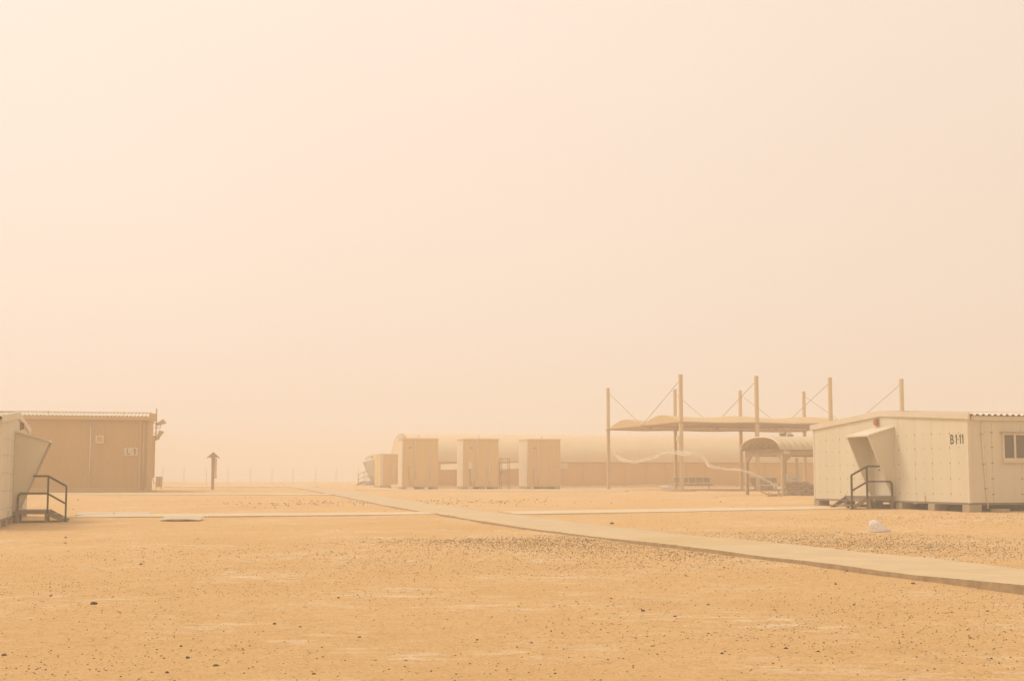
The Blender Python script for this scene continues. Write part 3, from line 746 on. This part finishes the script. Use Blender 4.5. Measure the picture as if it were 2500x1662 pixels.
for b0, b1 in ((.13, DEP / 2), (DEP / 2, DEP - .13)):
    rows = []
    for i in range(n_a + 1):
        u = i / n_a * 3; a = u * SPB; w_ = .5 - .5 * math.cos(2 * math.pi * u); r_ = []
        for j in range(n_b + 1):
            v = j / n_b; r_.append(kf(a, b0 + (b1 - b0) * v, EV + (.62 - .10 * w_) * math.sin(math.pi * v) - .05 * w_))
        rows.append(r_)
    MB().sheet(rows, thick=-UP * .02).build('fabric_vault', M_CAN, cn, smooth=True)
for b0, b1 in ((.13, DEP / 2), (DEP / 2, DEP - .13)):
    for a in (-.03, 3 * SPB + .01):
        arc = [kf(a, b0 + (b1 - b0) * j / 16, EV + .62 * math.sin(math.pi * j / 16) - .01) for j in range(17)]
        MB().prism(arc, B * .02).build('end_gusset', M_CAN, cn)
for b, r_ in ((.13, .06), (DEP / 2, .05), (DEP - .13, .06)):
    MB().tube([kf(3 * SPB * i / 24, b, EV - .05 * (.5 - .5 * math.cos(2 * math.pi * i / 8)) - .03) for i in range(25)], r_, 8).build('edge_tube', M_SHP, cn, smooth=True)
for a in (1.45 * SPB * .33 + .1, 1.5 * SPB, 2.4 * SPB):
    lm = MB().box(kf, a - .2, a + .2, DEP - 1.2, DEP - .9, EV - .02, EV + .16).build('lamp', M_COND, cn)
    MB().box(kf, a + .23, a + .45, DEP - 1.2, DEP - .9, EV + .0, EV + .16).build('lamp_gear', M_SHP, lm)
for a in (SPB - .3, SPB + .3, 2 * SPB + .3):
    MB().box(kf, a - .08, a + .08, DEP - .3, DEP - .1, EV - .02, EV + .12).build('spot_lamp', M_COND, cn)
MB().box(kf, -.36, -.13, -.16, .02, 3.55, 3.90).build('junction_box', M_COND, cn)
MB().tube([kf(-.2, -.1, 3.55), kf(-.16, -.1, .3)], .02, 5).build('conduit', M_SHP, cn)
pb = MB().box(kf, -1.1, .75, -.9, .9, -.3, .06).build('mast_footing', M_BLOCK, None, origin=kf(0, 0, 0)); tag(pb, 'raised concrete footing under a front mast of the shade canopy', 'footing')

# ================================================================ BENCHES UNDER THE CANOPY
def beam_bench(px, py, Y, seats, label, pitch=.60, yaw=0.0):
    p = at(px, py, Y); p.z = g(p.x, p.y); ex = (B * math.cos(yaw) + A * math.sin(yaw)); ey = Vector((-ex.y, ex.x, 0)); fr = frame(p, ex, ey)
    t = thing('seat_row', p + ex * seats * pitch / 2, label, 'bench')
    MB().box(fr, .1, seats * pitch + .1, .20, .26, .34, .40).build('beam', M_SHP, t)
    for a in (.35, seats * pitch - .25):
        MB().box(fr, a, a + .06, -.05, .5, -.02, .03).build('foot', M_SHP, t); MB().box(fr, a, a + .06, .2, .26, .03, .339).build('leg', M_SHP, t)
    for k in range(seats):
        a0 = k * pitch + .05; s = MB().box(fr, a0, a0 + pitch - .09, -.02, .42, .405, .45).build('seat', M_SHP, t)
        MB().prism([fr(a0, .42, .58), fr(a0, .46, .58), fr(a0, .54, .94), fr(a0, .50, .94)], ex * (pitch - .09)).build('backrest', M_SHP, t)
        MB().box(fr, a0 - .02, a0 + pitch - .07, .495, .545, .942, .965).build('back_rim', M_COND, t)
        MB().bar(fr(a0 + .2, .42, .42), fr(a0 + .2, .455, .60), .03).build('back_bracket', M_SHP, t)
    return t
beam_bench(1651, 1193, 109.0, 5, 'row of five joined seats under the shade canopy')
beam_bench(1838, 1192, 108.0, 4, 'row of joined seats seen through the arched shelter', yaw=.1)
tb = gnd(1876, 1198.5); tf = frame(tb, B, A)
tt = thing('low_table', tb, 'low wooden trestle table beyond the arched shelter', 'table')
MB().box(tf, -.45, .75, 0, .7, .40, .45).build('top', M_COND, tt)
for a in (-.35, .55):
    for b in (.05, .58): MB().bar(tf(a, b, -.03), tf(a + .06, b, .399), .06).build('leg', M_SHP, tt)
for px in (1846, 1862, 1878):
    q = gnd(px, 1194.5); q = Vector((q.x, 107.5, g(q.x, 107.5))); q.x = (px - CX) / F * 107.5
    t = thing('leaning_board', q, 'thin board propped up beyond the arched shelter', 'board', 'boards propped beyond the arched shelter')
    MB().bar(q + UP * -.02 + B * .12, q + B * -.18 + A * .3 + UP * .72, .07, .4).build('plank', M_SHP, t)
    MB().bar(q + UP * -.02 + A * .5, q + A * .32 + UP * .60, .05).build('strut', M_SHP, t)
# ================================================================ ARCHED SHELTER
pr = Vector((15.18, 80.0, 0)); pl_ = Vector((13.72, 84.0, 0)); ey = (pl_ - pr).normalized(); exs = Vector((ey.y, -ey.x, 0)); SWd = (pl_ - pr).length
sz = g(pr.x, pr.y) - .02; sf = frame((pr.x, pr.y, sz), exs, ey); SL = 6.4
sh = thing('arched_shelter', sf(SL / 2, SWd / 2, 0), 'open shelter with an arched ribbed roof on four posts', 'shelter')
EH = 2.28; AR = .98
for a in (0, SL - .16):
    for b in (0, SWd - .16):
        MB().box(sf, a, a + .16, b, b + .16, -.3, EH - .002).build('post', M_SHP, sh)
        MB().box(sf, a - .012, a - .002, b + .125, b + .16, -.25, EH - .01).build('post_edge', M_COND, sh)
for b in (0, SWd - .14): MB().box(sf, .0, SL, b, b + .14, EH, EH + .34).build('side_beam', M_SHP, sh)
MB().box(sf, .0, SL, -.02, -.002, EH + .2, EH + .215).build('beam_lip', M_COND, sh)
for a in (.0, SL - .14): MB().box(sf, a, a + .14, .142, SWd - .142, EH, EH + .30).build('end_beam', M_SHP, sh)
for a, s in ((.16, 1), (SL - .16, -1)):
    for b in (.02,): MB().prism([sf(a, b, EH - .002), sf(a + s * .5, b, EH - .002), sf(a, b, EH - .42)], ey * .1).build('knee_brace', M_SHP, sh)
for b, s in ((.16, 1), (SWd - .16, -1)):
    MB().prism([sf(.02, b, EH - .002), sf(.02, b + s * .5, EH - .002), sf(.02, b, EH - .42)], exs * .1).build('knee_brace', M_SHP, sh)
def arch(v, r=0): 
    th = math.pi * v; return (SWd / 2 - (SWd / 2 + .10 + r) * math.cos(th), EH + .34 + (AR - .34 + .12 + r) * math.sin(th) ** .85)
rows = []; n = 190
for i in range(n + 1):
    a = -.22 + (SL + .44) * i / n; w_ = .042 * math.cos(2 * math.pi * a / .40); rows.append([sf(a, *arch(j / 22, w_)) for j in range(23)])
MB().sheet(rows, thick=-UP * .025).build('arched_roof', M_SHR, sh, smooth=True)
for a in (-.23, SL + .20): MB().tube([sf(a, *arch(j / 22, -.02)) for j in range(23)], .04, 6).build('roof_edge', M_COND, sh, smooth=True)
sg = MB().box(sf, .05, .42, -.05, -.022, EH + .10, EH + .36).build('number_plate', M_COND, sh)
lettering([('1', 0, .16), ('1', .26, .42), ('1', .52, .68), ('0', .74, 1)], sf(.08, -.054, EH + .17), exs, UP, .13, .30, M_FADED, sg, 'plate_character')
ed = MB().box(sf, -.16, -.02, .142, SWd - .142, EH + .305, EH + .33).build('end_sill', M_SHP, sh)

# things beside and behind the shelter
q = at(1918, 1075, 112.0); q.z = g(q.x, q.y); f_ = frame(q, B, A)
ps = thing('equipment_post', q, 'tall thin post carrying two tan boxes and lamps behind the arched roof', 'equipment post')
MB().box(f_, -.05, .05, 0, .1, -.3, 4.62).build('post', M_SHP, ps)
MB().box(f_, -.55, .55, -.02, -.002, 4.35, 4.42).build('cross_arm', M_SHP, ps)
MB().box(f_, -.52, -.14, -.3, -.022, 3.98, 4.34).build('box', M_SHP, ps)
MB().box(f_, .10, .54, -.3, -.022, 3.95, 4.30).build('box', M_SHP, ps)
for a in (-.25, .33):
    MB().prism([f_(a - .1, -.25, 4.45), f_(a + .12, -.25, 4.52), f_(a + .18, -.25, 4.70), f_(a - .06, -.25, 4.62)], A * .2).build('lamp_head', M_COND, ps)

st = gnd(1915, 1208.5); sfr = frame(st, exs, ey); rr = random.Random(5)
def sandbag():
    bm = bmesh.new(); bmesh.ops.create_cube(bm, size=1); bmesh.ops.subdivide_edges(bm, edges=bm.edges, cuts=4, use_grid_fill=True)
    for v in bm.verts:
        p = v.co * 2; s = 1 - .16 * (p.x ** 2 * p.y ** 2) ; r = max(abs(p.x), abs(p.y), abs(p.z))
        L = p.length; q = p * (1 / L) * r; e = p.lerp(q, .55)
        v.co = Vector((e.x * .31, e.y * .19, e.z * .10 * (1 - .35 * abs(p.x) ** 3))) + Vector((0, 0, .012 * mnoise.noise(p * 2.3)))
    me = bpy.data.meshes.new('sandbag'); bm.to_mesh(me); bm.free()
    me.polygons.foreach_set('use_smooth', [True] * len(me.polygons)); me.materials.append(M_BAG); return me
SB = sandbag()
for row in range(5):
    for k in range(4 if row < 4 else 3):
        o = bpy.data.objects.new('sandbag', SB); COL.objects.link(o)
        off = .0 if row % 2 == 0 else .28
        o.location = sfr(.22 + k * .56 + off * .9 + rr.uniform(-.04, .04), rr.uniform(-.05, .05) + (.35 if k == 3 else 0), .075 + row * .148)
        o.rotation_euler = (rr.uniform(-.06, .06), rr.uniform(-.05, .05), math.atan2(exs.y, exs.x) + rr.uniform(-.15, .15))
        tag(o, 'dusty brown sandbag in the %s course of the low wall beside the arched shelter' % ('bottom', 'second', 'middle', 'fourth', 'top')[row], 'sandbag', 'sandbags of the low wall beside the arched shelter')
bfr = frame(sfr(.25, .05, .80), exs, ey)
wb_ = thing('painted_board', bfr(.4, 0, 0), 'pale scuffed board propped on top of the sandbag wall', 'board')
MB().prism([bfr(-.02, 0, -.02), bfr(.95, 0, -.02), bfr(.95, .10, .42), bfr(-.02, .10, .42)], ey * .05).build('panel', M_WHITE, wb_)
for a, c, w_ in ((.16, .25, .05), (.35, .12, .28), (.62, .26, .05), (.7, .14, .07)):
    MB().box(bfr, a, a + w_, -.0 + .23 * c - .012, .23 * c - .004, c, c + .035).build('scuff_patch', M_SHP, wb_)
MB().box(bfr, .68, .84, .16, .22, -.85, 1.35).build('prop_post', M_COND, wb_)
for k in range(9):                                               # splintered timber on the sand
    q = gnd(1868 + rr.uniform(0, 45), 1209.5 + rr.uniform(-1.5, 4)); d = Vector((rr.uniform(-1, 1), rr.uniform(-.5, .5), rr.uniform(.0, .25))).normalized()
    o = MB().bar(q + UP * .03, q + UP * .04 + d * rr.uniform(.25, .6), .07, .05).build('timber_scrap', M_WOOD, None, origin=q)
    tag(o, 'splintered scrap of timber on the sand at the foot of the arched shelter', 'timber scrap', 'timber scraps at the arched shelter')

# ================================================================ PLASTIC FILM FLYING FROM THE SHELTER POST
RB = [(288, 990), (310, 1015), (350, 1035), (430, 1068), (510, 1078), (610, 1058), (730, 1030), (850, 982), (950, 968), (1050, 975), (1150, 980), (1250, 993), (1320, 1030), (1360, 1090), (1420, 1135), (1520, 1152), (1650, 1166), (1760, 1176), (1900, 1222), (2050, 1298), (2205, 1378)]
HWp = [7, 16, 22, 24, 24, 22, 18, 12, 20, 26, 26, 18, 13, 16, 22, 22, 14, 7, 18, 14, 5]
rib = []; n = len(RB)
for i, ((X, Y), h) in enumerate(zip(RB, HWp)):
    Yd = 88.5 - 8.6 * i / (n - 1); c = at(1440 + X / 4.752, 900 + Y / 4.752, Yd); rib.append((c, h / 4.752 * Yd / F))
fine = []
for i in range(n - 1):
    a, b = rib[max(i - 1, 0)], rib[min(i + 2, n - 1)]
    for k in range(8):
        t = k / 8; p0, p1 = rib[i], rib[i + 1]
        cr = lambda f: .5 * (2 * f(p0) + (f(p1) - f(a)) * t + (2 * f(a) - 5 * f(p0) + 4 * f(p1) - f(b)) * t * t + (3 * f(p0) - f(a) - 3 * f(p1) + f(b)) * t ** 3)
        fine.append((cr(lambda z: z[0]), max(.02, cr(lambda z: z[1]))))
fine.append(rib[-1])
rows = []
for i, (c, h) in enumerate(fine):
    tw = .5 * math.sin(i * .06) ; row = []
    for j in range(9):
        v = j / 8 * 2 - 1
        row.append(c + UP * h * v * math.cos(tw) + Vector((0, .28, 0)) * v * math.sin(i * .11 + .4) + Vector((.03, .10, .02)) * math.sin(v * 5 + i * .21) + UP * .02 * math.sin(v * 9 + i * .37))
    rows.append(row)
fl = thing('plastic_film', rib[-1][0], 'long white plastic film streaming in the wind from the arched shelter', 'plastic film')
MB().sheet(rows).build('film', M_FILM, fl, smooth=True)
MB().sheet([[r[0] + UP * .012 * math.sin(i * .7), r[1] + Vector((0, -.02, 0)), r[2]] for i, r in enumerate(rows[:130])]).build('folded_edge', M_FILM, fl, smooth=True)
MB().sheet([[rows[0][2], rows[0][5]], [rows[0][2] + Vector((.04, 0, .14)), rows[0][5] + Vector((-.04, 0, .16))], [rows[0][4] + Vector((.05, .02, .30)), rows[0][5] + Vector((.01, .02, .30))]]).build('torn_tip', M_FILM, fl)
MB().tube([sf(.06, -.05, .52), sf(.12, -.08, .58)], .03, 6).build('knot', M_PBAG, fl)

def crumple(name, center, size, label, cat, seed, material, tail=None):
    bm = bmesh.new(); bmesh.ops.create_icosphere(bm, subdivisions=4, radius=1.0); off = Vector((seed * 7.1, seed * 3.3, 0))
    for v in bm.verts:
        p = v.co.copy(); f = 1 + .22 * mnoise.noise(p * 1.5 + off) + .24 * (1 - 2 * abs(mnoise.noise(p * 2.7 + off))) + .08 * (1 - 2 * abs(mnoise.noise(p * 8 + off)))
        q = p * f
        if tail and q.x > .1: k = min(1, (q.x - .1) / .9); q.x += tail * k ** 1.4; q.z = q.z * (1 - .78 * k) - .5 * k; q.y *= 1 - .6 * k
        q.x -= .30 * max(0, q.z)
        q = Vector((q.x * size[0], q.y * size[1], q.z * size[2]))
        q.z = max(q.z, -size[2] * .62); v.co = q + Vector((0, 0, size[2] * .60))
    me = bpy.data.meshes.new(name); bm.to_mesh(me); bm.free(); me.polygons.foreach_set('use_smooth', [True] * len(me.polygons))
    me.materials.append(material); o = bpy.data.objects.new(name, me); COL.objects.link(o); o.location = center; return tag(o, label, cat)
crumple('plastic_bag', gnd(2143, 1297), (.17, .16, .165), 'crumpled white plastic bag lying on the sand near the walkway', 'plastic bag', 2, M_PBAG, tail=.75)
crumple('plastic_sheet', gnd(1632, 1192), (.55, .6, .15), 'pale crumpled plastic sheet on the ground under the shade canopy', 'plastic sheet', 5, M_PBAG, tail=.3)

# ================================================================ BOARDS AND SMALL CONCRETE PIECES ON THE SAND
def flat_board(poly_px, h, label, name='flat_board', warp=0.0, th=.03, tilt=0.0):
    P = [gnd(x, y, h) for x, y in poly_px]; ctr = sum(P, Vector()) / len(P)
    rows = []
    for i in range(9):
        u = i / 8; rows.append([P[0].lerp(P[1], u).lerp(P[3].lerp(P[2], u), v) + UP * (warp * math.sin(math.pi * u) * (1 if v < .5 else .4) + tilt * v) for v in (0, .5, 1)])
    o = MB().sheet(rows, thick=-UP * th).build(name, M_BOARD, None, origin=ctr); tag(o, label, 'board'); return o
flat_board([(390, 1268.6), (488, 1268.6), (498, 1264.5), (402, 1264.5)], .05, 'warped pale board lying on the sand in front of the side path', warp=.03, tilt=.06, th=.02)
flat_board([(183, 1256), (276, 1256), (278, 1248.6), (195, 1248.6)], .035, 'pale flat board on the sand nearer the barrack steps', warp=.01)
flat_board([(279, 1255.8), (368, 1255.8), (366, 1248.2), (281, 1248.2)], .035, 'pale flat board on the sand farther from the barrack steps', warp=.01)
ep = gnd(2442, 1249.0); eb = MB().prism([ep + B * x + A * y for x, y in ((-.24, -.2), (.23, -.2), (.25, .22), (-.22, .22))], UP * .10).build('concrete_slab', M_BLOCK, None, origin=ep)
tag(eb, 'small concrete slab on the sand under the barrack window wall', 'concrete slab')

# ================================================================ STONES AND GRAVEL
def stone_mesh(seed, material):
    bm = bmesh.new(); bmesh.ops.create_icosphere(bm, subdivisions=2, radius=1.0); off = Vector((seed * 3.7, seed * 1.9, seed))
    for v in bm.verts:
        p = v.co.copy(); f = 1 + .35 * mnoise.noise(p * 1.1 + off) + .18 * mnoise.noise(p * 2.6 + off)
        v.co = Vector((p.x * f * 1.1, p.y * f * .85, max(-.35, p.z * f * .62)))
    me = bpy.data.meshes.new('stone'); bm.to_mesh(me); bm.free(); me.materials.append(material); return me
SM = {(k, i): stone_mesh(k * 5 + i + 1, M_STONE[k]) for k in range(3) for i in range(3)}
BIG = [(228, 1476, 17, 0), (527, 1623, 13, 1), (408, 1640, 10, 0), (670, 1522, 10, 0), (733, 1530, 7, 0), (442, 1577, 8, 0), (458, 1605, 11, 0), (877, 1554, 9, 1), (766, 1645, 10, 1),
       (160, 1314, 8, 1), (344, 1378, 9, 1), (826, 1461, 7, 0), (10, 1601, 14, 1), (1763, 1596, 9, 0), (1997, 1591, 9, 1), (1594, 1578, 11, 2), (2085, 1477, 8, 0), (2411, 1492, 9, 1),
       (1648, 1506, 8, 0), (1729, 1475, 8, 0), (2229, 1425, 11, 1), (2369, 1555, 9, 1), (2420, 1605, 8, 0), (1570, 1491, 11, 1), (1494, 1278, 11, 0), (1165, 1560, 7, 0), (1355, 1640, 8, 1),
       (2200, 1440, 7, 2), (2068, 1394, 8, 1), (2040, 1426, 8, 0), (980, 1660, 7, 2), (123, 1457, 8, 1), (1298, 1568, 8, 1), (160, 1324, 6, 1), (400, 1606, 7, 1), (2012, 1570, 6, 0)]
LAB = ['dark brown stone lying loose on open sand, larger than the pebbles', 'reddish brown stone lying loose on open sand, larger than the pebbles', 'pale tan stone lying loose on open sand, larger than the pebbles']
rs = random.Random(21)
for i, (px, py, w_, k) in enumerate(BIG):
    p = gnd(px, py); r = w_ / 2 * p.y / F
    o = bpy.data.objects.new('stone', SM[(k, i % 3)]); COL.objects.link(o)
    o.location = (p.x, p.y, p.z + bumps(p.x, p.y) + r * .14); s = r * 1.0
    o.scale = (s, s, s * rs.uniform(.9, 1.2)); o.rotation_euler = (rs.uniform(-.2, .2), rs.uniform(-.2, .2), rs.uniform(0, 6.28))
    tag(o, LAB[k], 'stone', ['dark loose stones', 'reddish loose stones', 'pale loose stones'][k])

def gravel(per_m2, size_lo, size_hi, dens, ylo, yhi, material, label, seed, power=2.2):
    rng = np.random.default_rng(seed); n_try = int(per_m2 * .40 * (yhi ** 2 - ylo ** 2))
    y = np.sqrt(ylo ** 2 + (yhi ** 2 - ylo ** 2) * rng.random(n_try)); x = (rng.random(n_try) * 2 - 1) * y * .40
    keep = rng.random(n_try) < dens(x, y); x, y = x[keep], y[keep]
    C = np.array([(c.x, c.y, r) for c, r in WALK_BLOCK]); ok = np.ones(len(x), bool)
    for i0 in range(0, len(x), 4000):
        d = np.hypot(x[i0:i0 + 4000, None] - C[None, :, 0], y[i0:i0 + 4000, None] - C[None, :, 1]); ok[i0:i0 + 4000] = (d > C[None, :, 2]).all(1)
    x, y = x[ok], y[ok]; m = len(x)
    s = size_lo + (size_hi - size_lo) * rng.random(m) ** power
    octa = np.array([(1, 0, 0), (.25, .95, 0), (-.85, .45, 0), (-.7, -.7, 0), (.45, -.85, 0), (.1, .05, .75), (-.1, 0, -.5)])
    fc = np.array([(0, 1, 5), (1, 2, 5), (2, 3, 5), (3, 4, 5), (4, 0, 5), (1, 0, 6), (2, 1, 6), (3, 2, 6), (4, 3, 6), (0, 4, 6)])
    P = octa[None] * (1 + .5 * (rng.random((m, 7, 3)) - .5)); a = rng.random(m) * 6.28; ca, sa = np.cos(a)[:, None], np.sin(a)[:, None]
    Q = np.stack([P[..., 0] * ca - P[..., 1] * sa, P[..., 0] * sa + P[..., 1] * ca, P[..., 2]], -1) * s[:, None, None]
    z = np.array([g(a_, b_) + bumps(a_, b_) for a_, b_ in zip(x, y)])
    Q += np.stack([x, y, z + s * .08], -1)[:, None, :]
    fcs = (fc[None] + (np.arange(m) * 7)[:, None, None]).reshape(-1, 3)
    o = np_mesh('gravel', Q.reshape(-1, 3), fcs, material, smooth=False); tag(o, label, 'gravel', kind='stuff'); print('gravel', label, m)
def blobs(x, y, L):
    d = np.zeros(len(x))
    for c, rx, ry, k in L: d += k * np.exp(-(((x - c[0]) / rx) ** 2 + ((y - c[1]) / ry) ** 2))
    return d
BL = [((1.3, 31.2), 2.4, 2.6, 1.0), ((-1.2, 32.2), 2.2, 1.5, .45), ((3.3, 27.2), 1.5, 2.6, .6), ((7.6, 30.2), 2.6, 2.6, .7), ((9.5, 27.0), 2.6, 3.0, .35), ((6.6, 33.5), 2.2, 2.4, .3),
      ((-2.5, 28.5), 5, 2.5, .10), ((14, 42), 6, 4, .15)]
NEARB = [((5.2, 16.6), 1.8, 3.0, .8), ((4.2, 13.6), 3.0, 2.0, .5), ((-5, 21), 3.5, 3.5, .4), ((-2, 25), 4, 3, .45), ((1.5, 24), 3, 3, .5), ((-3, 12.5), 3, 1.5, .3)]
FARB = [((-8.6, 67.0), 4.2, 4.5, .9), ((-1.5, 67.0), 3.5, 5.0, .6)]
def clump(x, y, f, sd): return np.array([mnoise.noise(Vector((a * f, b * f, sd))) for a, b in zip(x, y)])
def field(x, y): return np.clip(.25 + clump(x, y, .45, 3.0) * .9, .03, 1)
gravel(34, .0045, .013, field, 10.5, 34, M_STONE[1], 'scattered small brown grit on the open sand', 31)
gravel(13, .0045, .012, field, 10.5, 40, M_STONE[0], 'scattered small dark grit on the open sand', 32)
gravel(12, .005, .014, field, 10.5, 34, M_STONE[2], 'scattered small pale grit on the open sand', 33)
gravel(.5, .010, .024, field, 11, 60, M_STONE[1], 'loose brown pebbles scattered over the sand', 34)
near = lambda x, y: blobs(x, y, NEARB)
gravel(60, .005, .013, near, 10.5, 32, M_STONE[1], 'fine brown grit in drifts on the foreground sand', 41)
gravel(26, .005, .012, near, 10.5, 32, M_STONE[0], 'fine dark grit in drifts on the foreground sand', 42)
patch = lambda x, y: blobs(x, y, BL)
gravel(120, .007, .019, patch, 11, 50, M_STONE[1], 'dense brown gravel beside the walkway', 35)
gravel(50, .007, .020, patch, 11, 50, M_STONE[0], 'dense dark gravel beside the walkway', 36)
gravel(45, .010, .024, patch, 11, 50, M_STONE[2], 'dense pale gravel beside the walkway', 37)
gravel(5, .02, .055, lambda x, y: blobs(x, y, FARB) + .01, 52, 92, M_STONE[1], 'brown gravel beside the far stretch of walkway', 38)

# ================================================================ HAZE (blowing dust)
hz = MB().box(WF, -470, 470, -70, 470, -1.4, 10.6).build('haze', None or M_SAND)
hm = bpy.data.materials.new('blowing_dust'); hm.use_nodes = True; n = hm.node_tree.nodes; n.clear()
ho = n.new('ShaderNodeOutputMaterial'); pv = n.new('ShaderNodeVolumePrincipled')
pv.inputs['Color'].default_value = (*HAZE_COLOR, 1); pv.inputs['Density'].default_value = HAZE_DENSITY; pv.inputs['Anisotropy'].default_value = .0
hm.node_tree.links.new(pv.outputs[0], ho.inputs['Volume'])
hz.data.materials.clear(); hz.data.materials.append(hm)
tag(hz, 'tan dust haze filling the air over the whole camp', 'haze', kind='stuff'); hz.display_type = 'WIRE'
